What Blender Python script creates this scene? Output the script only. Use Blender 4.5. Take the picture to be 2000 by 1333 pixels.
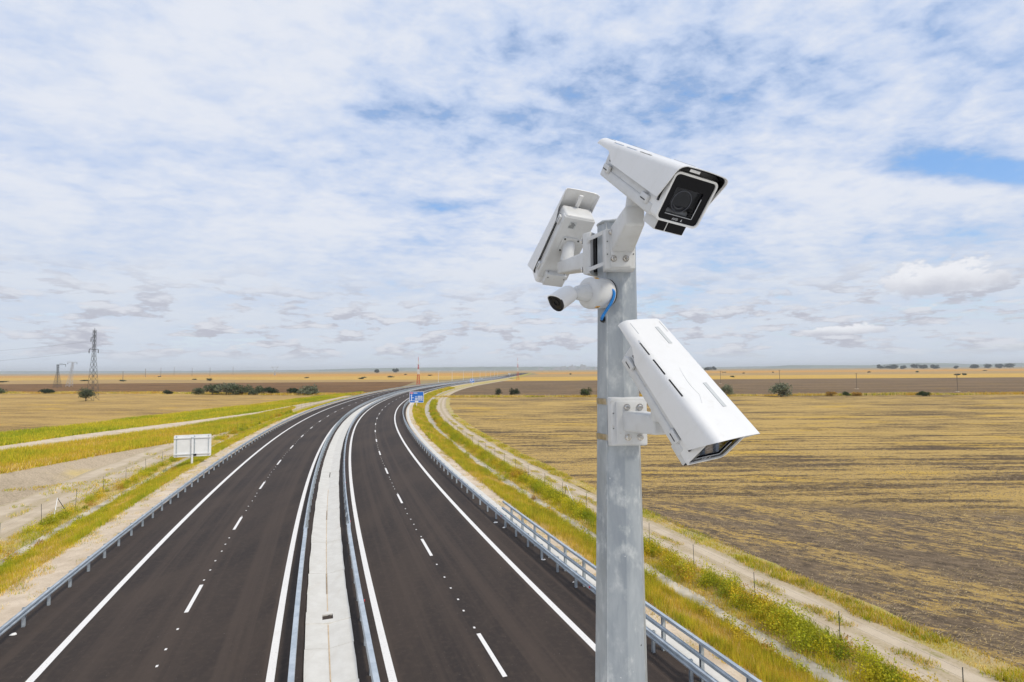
import bpy, bmesh, math, random
import numpy as np
from mathutils import Vector, Matrix
random.seed(7)
rng = np.random.default_rng(11)
PI = math.pi
R = math.radians
for o in list(bpy.data.objects):
    bpy.data.objects.remove(o)
SC = bpy.context.scene
COL = SC.collection

# ------------------------------------------------------------------ camera
CAM_H = 9.7
PITCH = R(3.0)
TILT = math.atan(14 / 2000)          # the horizon rises a little to the right
cam_data = bpy.data.cameras.new('camera')
cam_data.sensor_width = 36
cam_data.lens = 1060 / 2000 * 36
cam_data.clip_start = 0.05
cam_data.clip_end = 40000
cam = bpy.data.objects.new('camera', cam_data)
COL.objects.link(cam)
fw = Vector((0, math.cos(PITCH), math.sin(PITCH)))
r0 = Vector((1, 0, 0)); u0 = r0.cross(fw)
rr = r0 * math.cos(TILT) - u0 * math.sin(TILT)
uu = r0 * math.sin(TILT) + u0 * math.cos(TILT)
cam.matrix_world = Matrix(((rr.x, uu.x, -fw.x, 0), (rr.y, uu.y, -fw.y, 0), (rr.z, uu.z, -fw.z, CAM_H), (0, 0, 0, 1)))
SC.camera = cam

# ------------------------------------------------------------------ sky and sun
SUN_EL, SUN_AZ = R(50), R(128)       # azimuth clockwise from +Y: from the right and a little behind
world = bpy.data.worlds.new('World'); SC.world = world; world.use_nodes = True
wt = world.node_tree; wt.nodes.clear()
class NT:
    def __init__(s, t): s.t = t
    def n(s, typ, ins=None, **kw):
        nd = s.t.nodes.new(typ)
        for k, v in kw.items(): setattr(nd, k, v)
        for k, v in (ins or {}).items():
            sk = nd.inputs[k]
            if isinstance(v, bpy.types.NodeSocket): s.t.links.new(v, sk)
            else: sk.default_value = v
        return nd
    def math(s, op, a, b=0.0, c=0.0, clamp=False):
        nd = s.t.nodes.new('ShaderNodeMath'); nd.operation = op; nd.use_clamp = clamp
        for i, v in enumerate((a, b, c)):
            if isinstance(v, bpy.types.NodeSocket): s.t.links.new(v, nd.inputs[i])
            else: nd.inputs[i].default_value = v
        return nd.outputs[0]
    def smooth(s, v, a, b, lo=0.0, hi=1.0):
        nd = s.t.nodes.new('ShaderNodeMapRange'); nd.interpolation_type = 'SMOOTHSTEP'
        s.t.links.new(v, nd.inputs[0])
        for i, q in enumerate((a, b, lo, hi)): nd.inputs[i + 1].default_value = q
        return nd.outputs[0]
    def mix(s, f, a, b):
        nd = s.t.nodes.new('ShaderNodeMix'); nd.data_type = 'RGBA'; nd.clamp_factor = True
        for i, v in ((0, f), (6, a), (7, b)):
            if isinstance(v, bpy.types.NodeSocket): s.t.links.new(v, nd.inputs[i])
            else: nd.inputs[i].default_value = v if i == 0 else (*v, 1)[:4]
        return nd.outputs[2]
    def noise(s, vec, scale, detail=4, rough=.55, dist=0.0):
        return s.n('ShaderNodeTexNoise', {'Vector': vec, 'Scale': scale, 'Detail': detail, 'Roughness': rough, 'Distortion': dist}).outputs[0]
    def mapping(s, vec, scale=(1, 1, 1), rot=(0, 0, 0), loc=(0, 0, 0)):
        return s.n('ShaderNodeMapping', {'Vector': vec, 'Scale': scale, 'Rotation': rot, 'Location': loc}).outputs[0]

W = NT(wt)
gen = W.n('ShaderNodeTexCoord').outputs['Generated']
sep = W.n('ShaderNodeSeparateXYZ', {0: gen})
dx, dy, dz = sep.outputs
zc = W.math('ADD', W.math('MAXIMUM', dz, 0.0), 0.16)
px = W.math('DIVIDE', dx, zc); py = W.math('DIVIDE', dy, zc)
pl = W.n('ShaderNodeCombineXYZ', {0: px, 1: py, 2: 0.0}).outputs[0]
sky = W.n('ShaderNodeTexSky', sky_type='NISHITA', sun_disc=False, sun_elevation=SUN_EL, sun_rotation=SUN_AZ,
          altitude=60, air_density=1.0, dust_density=0.6, ozone_density=1.6)
# high broken layer
lay = W.mapping(pl, (0.9, 1.05, 1), (0, 0, R(-24)))
nA = W.noise(lay, 1.15, 3, .5, .2)
nB = W.noise(W.mapping(pl, (1.0, 1.15, 1), (0, 0, R(-30)), (3.1, 1.7, 0)), 7.0, 7, .60, .2)
nC = W.noise(W.mapping(pl, (0.9, 1.2, 1), (0, 0, R(-20)), (7.1, 4.7, 0)), 17.0, 4, .6, .2)
amp = W.smooth(px, -1.1, .15, .62, 1.05)
nB = W.math('ADD', .5, W.math('MULTIPLY', W.math('SUBTRACT', nB, .5), amp))
dens = W.math('ADD', W.math('ADD', W.math('MULTIPLY', nA, .52), W.math('MULTIPLY', nB, .37)), W.math('MULTIPLY', nC, .12))
def hole(cx, cy, rx, ry, rot, amt):
    global dens
    v = W.n('ShaderNodeVectorMath', {0: pl, 1: (cx, cy, 0)}, operation='SUBTRACT').outputs[0]
    v = W.n('ShaderNodeVectorRotate', {'Vector': v, 'Angle': rot}, rotation_type='Z_AXIS').outputs[0]
    v = W.n('ShaderNodeVectorMath', {0: v, 1: (1 / rx, 1 / ry, 1)}, operation='MULTIPLY').outputs[0]
    l = W.n('ShaderNodeVectorMath', {0: v}, operation='LENGTH').outputs[1]
    g = W.smooth(l, 0.1, 1.0, amt, 0.0)
    dens = W.math('SUBTRACT', dens, g)
for hh in ((1.50, 1.70, .62, .15, R(-4), .25), (-.23, 1.49, .42, .09, R(-4), .085), (-.22, 2.10, .5, .09, R(6), .08),
           (.06, 1.21, .22, .13, R(30), .03), (.50, 1.44, .40, .12, R(12), .03), (-.10, 1.74, .28, .12, 0, .03)):
    hole(*hh)
dens = W.math('ADD', dens, W.smooth(px, -.9, .5, .025, 0.0))
cover = W.smooth(dens, .275, .48)
thick = W.smooth(dens, .385, .605)
col_thin = (.445, .56, .79); col_thick = (.72, .755, .835)
ccol = W.mix(thick, col_thin, col_thick)
ccol = W.mix(W.smooth(cover, .0, .8), (.20, .43, .86), ccol)
# thin veil near the horizon
el = W.math('ARCSINE', dz)
veil = W.smooth(el, R(0.0), R(17), 1.0, 0.0)
ccol = W.mix(W.math('MULTIPLY', veil, .85), ccol, (.60, .66, .745))
cover = W.math('MAXIMUM', cover, W.math('MULTIPLY', veil, .93))
# small flat cumulus low above the plain: azimuth and elevation coordinates
az = W.math('ARCTAN2', dx, dy)
def low_cloud(voff):
    e2 = W.math('ADD', el, voff)
    q = W.n('ShaderNodeCombineXYZ', {0: W.math('MULTIPLY', az, 13.0), 1: W.math('MULTIPLY', e2, 46.0), 2: 0.0}).outputs[0]
    return W.noise(W.mapping(q, loc=(2.3, 5.2, 0)), 1.0, 7, .60, .05)
lc = low_cloud(0.0); lu = low_cloud(0.011)
band = W.math('MULTIPLY', W.smooth(el, R(.4), R(2.2)), W.smooth(el, R(4.5), R(11), 1.0, 0.0))
lmask = W.math('MULTIPLY', W.smooth(lc, .49, .565), band)
lit = W.smooth(W.math('SUBTRACT', lc, lu), -.02, .16)
lcol = W.mix(lit, (.475, .49, .565), (.67, .69, .75))
# one fair weather cumulus
def puff(a0, e0, ra, re):
    va = W.math('DIVIDE', W.math('SUBTRACT', az, a0), ra)
    ve0 = W.math('DIVIDE', W.math('SUBTRACT', el, e0), re)
    ve = W.math('MULTIPLY', ve0, W.math('ADD', 1.0, W.math('MULTIPLY', W.math('LESS_THAN', ve0, 0.0), 1.6)))
    l = W.math('SQRT', W.math('ADD', W.math('MULTIPLY', va, va), W.math('MULTIPLY', ve, ve)))
    q = W.n('ShaderNodeCombineXYZ', {0: W.math('MULTIPLY', az, 26.0), 1: W.math('MULTIPLY', el, 40.0), 2: 4.0}).outputs[0]
    nn = W.noise(q, 1.0, 6, .6, .1)
    d = W.math('ADD', l, W.math('MULTIPLY', W.math('SUBTRACT', nn, .5), 1.9))
    return W.smooth(d, .72, 1.02, 1.0, 0.0), W.smooth(W.math('ADD', ve0, W.math('MULTIPLY', nn, .9)), .0, 1.0)
pm_all = None
for args in ((.672, .118, .085, .042), (.545, .055, .06, .015)):
    pm, pshade = puff(*args)
    pc = W.mix(pshade, (.50, .52, .595), (.80, .81, .85))
    lcol = W.mix(pm, lcol, pc)
    lmask = W.math('MAXIMUM', lmask, W.math('MULTIPLY', pm, .95))
blue = W.n('ShaderNodeBackground', {'Color': sky.outputs[0], 'Strength': 0.15})
cloudc = W.mix(lmask, ccol, lcol)
clouds = W.n('ShaderNodeBackground', {'Color': cloudc, 'Strength': 1.0})
fac = W.math('MAXIMUM', W.math('MAXIMUM', cover, lmask), .55)
mixw = W.n('ShaderNodeMixShader', {0: fac, 1: blue.outputs[0], 2: clouds.outputs[0]})
W.n('ShaderNodeOutputWorld', {0: mixw.outputs[0]})

sun_data = bpy.data.lights.new('sun', 'SUN'); sun_data.energy = 2.2; sun_data.angle = R(9); sun_data.color = (1, .93, .80)
sun = bpy.data.objects.new('sun', sun_data); COL.objects.link(sun)
sd = Vector((math.sin(SUN_AZ) * math.cos(SUN_EL), math.cos(SUN_AZ) * math.cos(SUN_EL), math.sin(SUN_EL)))
sun.rotation_euler = sd.to_track_quat('Z', 'Y').to_euler(); sun.location = (60, -40, 90)
SC.view_settings.view_transform = 'Standard'
SC.view_settings.look = 'None'
SC.view_settings.exposure = 0.12
SC.view_settings.gamma = 1.0

# ------------------------------------------------------------------ helpers
def tag(o, label=None, cat=None, group=None, kind=None):
    if label: o['label'] = label
    if cat: o['category'] = cat
    if group: o['group'] = group
    if kind: o['kind'] = kind
    return o
def empty(name, loc=(0, 0, 0), rz=0.0, mat=None):
    o = bpy.data.objects.new(name, None); COL.objects.link(o)
    o.empty_display_size = .2
    if mat is not None: o.matrix_world = mat
    else: o.location = loc; o.rotation_euler = (0, 0, rz)
    return o
def link(name, me, mat, parent=None):
    o = bpy.data.objects.new(name, me); COL.objects.link(o)
    if mat is not None and not me.materials: me.materials.append(mat)
    if parent is not None: o.parent = parent
    return o
def finish(me, smooth=None):
    if smooth is not None:
        me.polygons.foreach_set('use_smooth', np.ones(len(me.polygons), bool))
        me.set_sharp_from_angle(angle=R(smooth))
    me.update()
def obj(name, bm, mat, parent=None, smooth=None, inv=None):
    if inv is not None: bm.transform(inv)
    bmesh.ops.recalc_face_normals(bm, faces=bm.faces)
    me = bpy.data.meshes.new(name); bm.to_mesh(me); bm.free()
    finish(me, smooth)
    return link(name, me, mat, parent)
def box(bm, c, size, mat=None, bevel=0.0, seg=2):
    """box with centre c and full size, optional 4x4 transform and bevelled edges"""
    r = bmesh.ops.create_cube(bm, size=1.0)
    vs = r['verts']
    bmesh.ops.scale(bm, vec=size, verts=vs)
    bmesh.ops.translate(bm, vec=c, verts=vs)
    if bevel > 0:
        es = list({e for v in vs for e in v.link_edges})
        rb = bmesh.ops.bevel(bm, geom=es, offset=bevel, segments=seg, affect='EDGES', profile=.5)
        vs = list({v for f in rb['faces'] for v in f.verts} | {v for v in vs if v.is_valid})
    if mat is not None: bmesh.ops.transform(bm, matrix=mat, verts=vs)
    return vs
def hexa(bm, a, b, bevel=0.0, seg=2):
    """solid between two quads a and b (4 points each, same order)"""
    va = [bm.verts.new(p) for p in a]; vb = [bm.verts.new(p) for p in b]
    fs = [bm.faces.new(va[::-1]), bm.faces.new(vb)]
    for i in range(4):
        j = (i + 1) % 4
        fs.append(bm.faces.new((va[i], va[j], vb[j], vb[i])))
    if bevel > 0:
        es = list({e for f in fs for e in f.edges})
        bmesh.ops.bevel(bm, geom=es, offset=bevel, segments=seg, affect='EDGES', profile=.5)
def frame(d, up=Vector((0, 0, 1))):
    d = Vector(d).normalized()
    x = d.cross(up)
    if x.length < 1e-4: x = d.cross(Vector((0, 1, 0)))
    x.normalize(); z = x.cross(d)
    return x, d, z
def bar(bm, p0, p1, w0, h0=None, w1=None, h1=None, bevel=0.0, up=Vector((0, 0, 1))):
    p0 = Vector(p0); p1 = Vector(p1)
    h0 = h0 or w0; w1 = w1 or w0; h1 = h1 or h0
    x, d, z = frame(p1 - p0, up)
    q = lambda p, w, h: [p - x * w / 2 - z * h / 2, p + x * w / 2 - z * h / 2, p + x * w / 2 + z * h / 2, p - x * w / 2 + z * h / 2]
    hexa(bm, q(p0, w0, h0), q(p1, w1, h1), bevel)
def tube(bm, pts, rad, n=12, caps=True):
    pts = [Vector(p) for p in pts]; rings = []
    rads = rad if isinstance(rad, (list, tuple)) else [rad] * len(pts)
    ref = None
    for i, p in enumerate(pts):
        d = (pts[min(i + 1, len(pts) - 1)] - pts[max(i - 1, 0)]).normalized()
        if ref is None:
            ref = d.cross(Vector((0, 0, 1)))
            if ref.length < 1e-3: ref = d.cross(Vector((1, 0, 0)))
        x = (ref - d * ref.dot(d)).normalized(); ref = x
        z = d.cross(x)
        rings.append([bm.verts.new(p + (x * math.cos(2 * PI * k / n) + z * math.sin(2 * PI * k / n)) * rads[i]) for k in range(n)])
    for a, b in zip(rings[:-1], rings[1:]):
        for k in range(n):
            bm.faces.new((a[k], a[(k + 1) % n], b[(k + 1) % n], b[k]))
    if caps:
        bm.faces.new(rings[0][::-1]); bm.faces.new(rings[-1])
def prism(bm, poly, y0, y1):
    """closed polygon of (x, z) extruded along y"""
    a = [bm.verts.new((x, y0, z)) for x, z in poly]; b = [bm.verts.new((x, y1, z)) for x, z in poly]
    n = len(poly)
    bm.faces.new(a); bm.faces.new(b[::-1])
    for i in range(n): bm.faces.new((a[i], b[i], b[(i + 1) % n], a[(i + 1) % n]))
def rrect(x0, x1, z0, z1, r, n=5):
    pts = []
    for cx, cz, a0 in ((x1 - r, z1 - r, 0), (x0 + r, z1 - r, 90), (x0 + r, z0 + r, 180), (x1 - r, z0 + r, 270)):
        for k in range(n + 1):
            a = R(a0 + 90 * k / n); pts.append((cx + r * math.cos(a), cz + r * math.sin(a)))
    return pts
def ring_prism(bm, outer, inner, y0, y1):
    n = len(outer)
    L = [[bm.verts.new((x, y, z)) for x, z in P] for P, y in ((outer, y0), (outer, y1), (inner, y1), (inner, y0))]
    for a in range(4):
        A, B = L[a], L[(a + 1) % 4]
        for i in range(n): bm.faces.new((A[i], A[(i + 1) % n], B[(i + 1) % n], B[i]))
def tri_mesh(name, V, T, mat, colors=None, parent=None):
    """large triangle or quad mesh from numpy arrays"""
    me = bpy.data.meshes.new(name)
    k = T.shape[1]
    me.vertices.add(len(V)); me.vertices.foreach_set('co', np.ascontiguousarray(V, np.float32).ravel())
    me.loops.add(T.size); me.loops.foreach_set('vertex_index', np.ascontiguousarray(T, np.int32).ravel())
    me.polygons.add(len(T)); me.polygons.foreach_set('loop_start', np.arange(0, T.size, k, dtype=np.int32))
    if colors is not None:
        ca = me.color_attributes.new('Col', 'FLOAT_COLOR', 'POINT')
        c4 = np.ones((len(V), 4), np.float32); c4[:, :3] = colors
        ca.data.foreach_set('color', c4.ravel())
    me.update(calc_edges=True)
    return link(name, me, mat, parent)
def copy_tree(o, parent=None):
    c = o.copy(); COL.objects.link(c)
    if parent is not None: c.parent = parent
    for ch in [q for q in o.children]: copy_tree(ch, c)
    return c

# ------------------------------------------------------------------ materials
def mat(name, base, rough=.6, metal=0.0, spec=.5, build=None, coat=0.0):
    m = bpy.data.materials.new(name); m.use_nodes = True
    t = NT(m.node_tree); b = m.node_tree.nodes['Principled BSDF']
    b.inputs['Base Color'].default_value = (*base, 1); b.inputs['Roughness'].default_value = rough
    b.inputs['Metallic'].default_value = metal; b.inputs['Specular IOR Level'].default_value = spec
    b.inputs['Coat Weight'].default_value = coat
    if build: build(t, b)
    return m
def pos(t): return t.n('ShaderNodeNewGeometry').outputs['Position']
def objc(t): return t.n('ShaderNodeTexCoord').outputs['Object']
def bump(t, b, h, strength, dist):
    n = t.n('ShaderNodeBump', {'Height': h, 'Strength': strength, 'Distance': dist})
    t.t.links.new(n.outputs[0], b.inputs['Normal'])
def setc(t, b, c): t.t.links.new(c, b.inputs['Base Color'])

def plain(name, base, rough=.5, var=.08, scale=30.0, metal=0.0, spec=.5, bmp=0.0, coat=0.0):
    def bd(t, b):
        p = objc(t); n = t.noise(p, scale, 5, .6)
        lo = tuple(c * (1 - var) for c in base); hi = tuple(min(1, c * (1 + var)) for c in base)
        setc(t, b, t.mix(t.smooth(n, .3, .7), lo, hi))
        t.t.links.new(t.smooth(t.noise(p, scale * .4, 3), .3, .7, max(.02, rough - .06), rough + .06), b.inputs['Roughness'])
        if bmp: bump(t, b, t.noise(p, scale * 8, 2), .3, bmp)
    return mat(name, base, rough, metal, spec, bd, coat)
def dirty_white(t, b):
    p = objc(t)
    n1 = t.noise(p, 22.0, 6, .65); n2 = t.noise(t.mapping(p, (40, 40, 6)), 1.0, 4)
    c = t.mix(t.smooth(n1, .42, .75), (.735, .735, .735), (.71, .71, .705))
    c = t.mix(t.math('MULTIPLY', t.smooth(n2, .58, .76), .20), c, (.55, .52, .47))
    setc(t, b, c)
    bump(t, b, t.noise(p, 900.0, 2), .06, .0004)
M_WHITE = mat('white_plastic', (.8, .8, .8), .34, spec=.45, build=dirty_white)
def dirty_grey(t, b):
    p = objc(t)
    n1 = t.noise(p, 18.0, 6, .65)
    c = t.mix(t.smooth(n1, .40, .75), (.61, .615, .615), (.555, .555, .545))
    c = t.mix(t.math('MULTIPLY', t.smooth(t.noise(p, 55.0, 3), .66, .74), .35), c, (.42, .36, .28))
    setc(t, b, c)
M_CAST = mat('cast_grey_white', (.64, .64, .64), .42, build=dirty_grey)
M_BLACK = plain('black_plastic', (.006, .006, .007), .35, .3, 40)
M_DARK = plain('dark_gap', (.012, .012, .013), .6, .2, 40)
M_GLASS = mat('black_glass', (.003, .003, .005), .04, spec=.16)
M_LENS = mat('lens_dark', (.0045, .0045, .0065), .25, spec=.4)
M_RING = mat('lens_ring', (.13, .13, .145), .3, spec=.6)
M_BARREL = mat('lens_barrel', (.022, .022, .027), .3, spec=.6)
M_CHROME = plain('steel_bolt', (.62, .60, .57), .22, .15, 200, metal=1.0)
M_STRAP = plain('strap_steel', (.42, .375, .29), .35, .2, 60, metal=.9)
M_GREYSTRIP = plain('grey_label', (.50, .52, .53), .5, .05, 80)
M_LABEL = plain('orange_sticker', (.72, .36, .03), .5, .15, 90)
M_BLUE = plain('blue_cable', (.012, .19, .55), .38, .15, 60)
M_INK = plain('print_grey', (.55, .56, .58), .5, .05, 60)
def galv_pole(t, b):
    p = objc(t)
    n1 = t.noise(t.mapping(p, (9, 9, 2.2)), 1.0, 7, .62, .4)
    n2 = t.noise(t.mapping(p, (26, 26, 16)), 1.0, 6, .65)
    n3 = t.noise(t.mapping(p, (90, 90, 12)), 1.0, 3, .6)
    c = t.mix(t.smooth(n1, .35, .68), (.27, .30, .33), (.42, .447, .465))
    c = t.mix(t.smooth(n2, .48, .74), c, (.53, .55, .55))
    c = t.mix(t.math('MULTIPLY', t.smooth(n3, .56, .70), .5), c, (.30, .33, .355))
    c = t.mix(t.smooth(t.noise(p, 55.0, 2), .735, .775), c, (.78, .78, .76))
    c = t.mix(t.smooth(t.noise(t.mapping(p, loc=(3, 1, 5)), 42.0, 2), .765, .79), c, (.09, .09, .09))
    setc(t, b, c)
    t.t.links.new(t.smooth(n2, .3, .7, .38, .62), b.inputs['Roughness'])
    bump(t, b, t.math('ADD', n2, t.math('MULTIPLY', t.smooth(t.noise(p, 55.0, 2), .72, .78), 1.2)), .25, .002)
M_POLE = mat('galvanized_pole', (.5, .52, .53), .5, metal=.25, build=galv_pole)
def galv_rail(t, b):
    p = pos(t)
    n = t.noise(t.mapping(p, (2, 2, 6)), 1.0, 5, .6)
    n2 = t.noise(p, 14.0, 4, .6)
    c = t.mix(t.smooth(n, .35, .65), (.40, .455, .50), (.55, .60, .64))
    c = t.mix(t.math('MULTIPLY', t.smooth(n2, .55, .75), .4), c, (.34, .38, .41))
    setc(t, b, c)
M_RAIL = mat('galvanized_rail', (.5, .55, .58), .42, metal=.35, build=galv_rail)

def asphalt(t, b):
    p = pos(t)
    fine = t.noise(p, 55.0, 3, .7); mid = t.noise(p, 4.0, 5, .65); big = t.noise(t.mapping(p, (.35, .09, 1), (0, 0, R(17))), 1.0, 4, .6, .3)
    sx = t.n('ShaderNodeSeparateXYZ', {0: t.n('ShaderNodeUVMap', uv_map='strip').outputs[0]}).outputs
    lane = t.noise(t.n('ShaderNodeCombineXYZ', {0: t.math('MULTIPLY', sx[0], 15.0), 1: t.math('MULTIPLY', sx[1], .10), 2: 0.0}).outputs[0], 1.0, 5, .6)
    c = t.mix(t.smooth(big, .35, .66), (.033, .0255, .0225), (.053, .039, .031))
    c = t.mix(t.math('MULTIPLY', t.smooth(lane, .44, .62), .7), c, (.070, .051, .040))
    c = t.mix(t.math('MULTIPLY', t.smooth(mid, .45, .72), .5), c, (.072, .053, .041))
    c = t.mix(t.math('MULTIPLY', t.smooth(fine, .5, .8), .6), c, (.084, .066, .054))
    sp = t.noise(t.mapping(p, loc=(9, 3, 0)), 21.0, 1, .5)
    c = t.mix(t.math('MULTIPLY', t.smooth(sp, .775, .80), .7), c, (.36, .33, .29))
    setc(t, b, c)
    bump(t, b, fine, .5, .006)
M_ASPHALT = mat('asphalt', (.05, .045, .043), .86, spec=.25, build=asphalt)
def paint(t, b):
    p = pos(t); n = t.noise(p, 16.0, 5, .7); n2 = t.noise(p, 1.1, 3)
    c = t.mix(t.smooth(n, .56, .72), (.80, .775, .74), (.34, .31, .29))
    c = t.mix(t.math('MULTIPLY', t.smooth(n2, .5, .75), .25), c, (.62, .58, .53))
    setc(t, b, c)
M_PAINT = mat('road_paint', (.8, .78, .76), .7, build=paint)
def concrete(t, b):
    p = pos(t); n = t.noise(p, 1.6, 6, .65); f = t.noise(p, 24.0, 4, .7); st = t.noise(t.mapping(p, (3, .5, 1), (0, 0, R(18))), 1.0, 4, .6)
    c = t.mix(t.smooth(n, .35, .7), (.62, .595, .545), (.69, .668, .62))
    c = t.mix(t.math('MULTIPLY', t.smooth(f, .5, .8), .25), c, (.54, .52, .48))
    c = t.mix(t.math('MULTIPLY', t.smooth(st, .55, .75), .3), c, (.52, .46, .38))
    setc(t, b, c); bump(t, b, f, .3, .01)
M_CONC = mat('pale_concrete', (.6, .59, .57), .85, spec=.3, build=concrete)
M_RUST = plain('rust_stain_mortar', (.56, .42, .27), .9, .25, 3)
def sand(t, b):
    p = pos(t); n = t.noise(p, .6, 6, .65); f = t.noise(p, 9.0, 6, .72); g = t.noise(p, 2.2, 5, .6)
    c = t.mix(t.smooth(n, .35, .68), (.54, .435, .32), (.71, .59, .455))
    c = t.mix(t.math('MULTIPLY', t.smooth(f, .48, .75), .55), c, (.38, .29, .19))
    c = t.mix(t.math('MULTIPLY', t.smooth(g, .60, .72), .5), c, (.24, .21, .06))
    setc(t, b, c); bump(t, b, f, .6, .04)
M_SAND = mat('sandy_verge', (.5, .44, .35), .95, spec=.15, build=sand)
def tracks(t, b):
    # wheel tracks follow the U coordinate stored across the strip
    uvn = t.n('ShaderNodeUVMap', uv_map='strip').outputs[0]
    sx = t.n('ShaderNodeSeparateXYZ', {0: uvn}).outputs
    p = pos(t); n = t.noise(p, .7, 5, .65); f = t.noise(p, 8.0, 5, .7)
    uu_ = t.math('ADD', sx[0], t.math('MULTIPLY', t.math('SUBTRACT', n, .5), .16))
    a = t.math('ABSOLUTE', t.math('SUBTRACT', t.math('ABSOLUTE', t.math('SUBTRACT', uu_, .45)), .24))
    wheel = t.smooth(a, .08, .20, 1.0, 0.0)
    c = t.mix(t.smooth(f, .35, .7), (.50, .405, .28), (.40, .32, .20))
    c = t.mix(t.math('MULTIPLY', wheel, .9), c, t.mix(t.smooth(n, .35, .65), (.60, .50, .375), (.50, .405, .295)))
    c = t.mix(t.math('MULTIPLY', t.smooth(t.noise(p, 1.3, 5, .7), .56, .68), t.smooth(wheel, .2, .8, .8, 0.0)), c, (.23, .22, .05))
    setc(t, b, c); bump(t, b, t.math('ADD', f, t.math('MULTIPLY', wheel, -.8)), .5, .05)
M_TRACK = mat('dirt_track', (.45, .4, .3), .95, spec=.1, build=tracks)
def grassy(name, a, b_, c_, sc=.8):
    def bd(t, b):
        p = pos(t); n = t.noise(p, sc, 5, .65); f = t.noise(p, 7.0, 6, .7); g = t.noise(p, .25, 4, .6)
        c = t.mix(t.smooth(n, .35, .65), a, b_)
        c = t.mix(t.smooth(g, .48, .66), c, c_)
        c = t.mix(t.math('MULTIPLY', t.smooth(f, .45, .75), .45), c, tuple(q * .45 for q in a))
        setc(t, b, c); bump(t, b, f, .7, .08)
    return mat(name, a, .95, spec=.1, build=bd)
M_SOILGRASS = grassy('verge_soil', (.50, .39, .22), (.50, .40, .12), (.40, .36, .10))
M_YELLOWBANK = grassy('yellow_bank_soil', (.58, .45, .05), (.46, .40, .04), (.64, .45, .08), .3)
M_GREENBAND = grassy('green_band_soil', (.42, .40, .03), (.52, .44, .04), (.32, .36, .025), .3)
M_FARGREEN = grassy('weedy_edge_soil', (.46, .36, .09), (.30, .29, .06), (.54, .39, .10), .15)

def stubble(name, straw, soil, split=None, rowscale=1.0, amount=(.42, .54), rot=0.0):
    def bd(t, b):
        p = t.mapping(pos(t), rot=(0, 0, rot))
        r1 = t.noise(t.mapping(p, (.13 * rowscale, .85 * rowscale, 1)), 1.0, 6, .68, .3)
        r2 = t.noise(t.mapping(p, (.022 * rowscale, .15 * rowscale, 1), loc=(4, 2, 0)), 1.0, 4, .6, .3)
        clump = t.noise(t.mapping(p, (1.5 * rowscale, 2.3 * rowscale, 1)), 1.0, 8, .78, .2)
        fine = t.noise(t.mapping(p, (3.2, 6, 1)), 1.0, 6, .75)
        big = t.noise(t.mapping(p, (.03, .06, 1)), 1.0, 4, .55)
        ys = t.n('ShaderNodeSeparateXYZ', {0: p}).outputs[1]
        fur = t.math('SINE', t.math('ADD', t.math('MULTIPLY', ys, 2.3 * rowscale), t.math('MULTIPLY', r2, 7.0)))
        v = t.math('ADD', t.math('MULTIPLY', r1, .38), t.math('MULTIPLY', clump, .34))
        v = t.math('ADD', v, t.math('MULTIPLY', fur, .022))
        v = t.math('ADD', v, t.math('MULTIPLY', r2, .28))
        v = t.math('ADD', v, t.math('MULTIPLY', t.math('SUBTRACT', big, .5), .22))
        f = t.smooth(v, *amount)
        so = t.mix(t.smooth(clump, .35, .65), tuple(q * .55 for q in soil), soil)
        hgt = t.math('ADD', t.math('MULTIPLY', clump, .6), t.math('ADD', r1, fine))
        if split is not None:
            # strip beside the track: worked along the track, more grey soil on top
            q = t.mapping(pos(t), rot=(0, 0, R(38)))
            n1 = t.noise(t.mapping(q, (.95, 2.1, 1)), 1.0, 9, .80, .25); n2 = t.noise(t.mapping(q, (.07, .30, 1)), 1.0, 5, .6, .4)
            vn = t.math('ADD', t.math('MULTIPLY', n1, .58), t.math('MULTIPLY', n2, .42))
            sy = t.n('ShaderNodeSeparateXYZ', {0: pos(t)}).outputs
            edge = t.math('ADD', sy[1], t.math('MULTIPLY', sy[0], split[1]))
            edge = t.math('ADD', edge, t.math('MULTIPLY', t.math('SUBTRACT', big, .5), 9.0))
            near = t.smooth(edge, split[0] - 2.0, split[0] + 2.0, 1.0, 0.0)
            fn = t.smooth(vn, .49, .575)
            f = t.n('ShaderNodeMix', {0: near, 2: f, 3: fn}).outputs[0]
            grey = t.mix(t.smooth(n1, .36, .60), (.10, .075, .052), (.27, .197, .125))
            so = t.mix(near, so, grey)
        st = t.mix(t.smooth(fine, .32, .68), tuple(q * .62 for q in straw), straw)
        st = t.mix(t.math('MULTIPLY', t.smooth(t.noise(t.mapping(p, (.05, .14, 1), loc=(2, 8, 0)), 1.0, 4), .52, .68), .7), st, (straw[0] * 1.02, straw[1] * .96, straw[2] * .50))
        setc(t, b, t.mix(f, so, st))
        bump(t, b, hgt, .9, .16)
    return mat(name, straw, .95, spec=.1, build=bd)
M_STUBBLE_R = stubble('stubble_field', (.63, .425, .15), (.175, .124, .074), split=(45.0, .12), amount=(.435, .53))
M_STUBBLE_L = stubble('pale_stubble_field', (.62, .41, .145), (.34, .22, .095), amount=(.40, .54), rot=R(12))
M_SANDSTUB = stubble('sandy_stubble', (.70, .555, .385), (.54, .425, .285), amount=(.34, .58), rot=R(40), rowscale=1.6)
M_PLOUGH_R = stubble('grey_ploughed_field', (.29, .195, .11), (.20, .138, .082), amount=(.42, .58), rowscale=.25)
M_PLOUGH_L = stubble('brown_ploughed_field', (.30, .165, .07), (.175, .098, .045), amount=(.42, .58), rowscale=.2)
M_GOLD = stubble('golden_field', (.74, .47, .115), (.56, .34, .085), amount=(.36, .56), rowscale=.12)
M_GOLD2 = stubble('orange_field', (.68, .36, .08), (.50, .26, .06), amount=(.30, .55), rowscale=.1)
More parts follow.
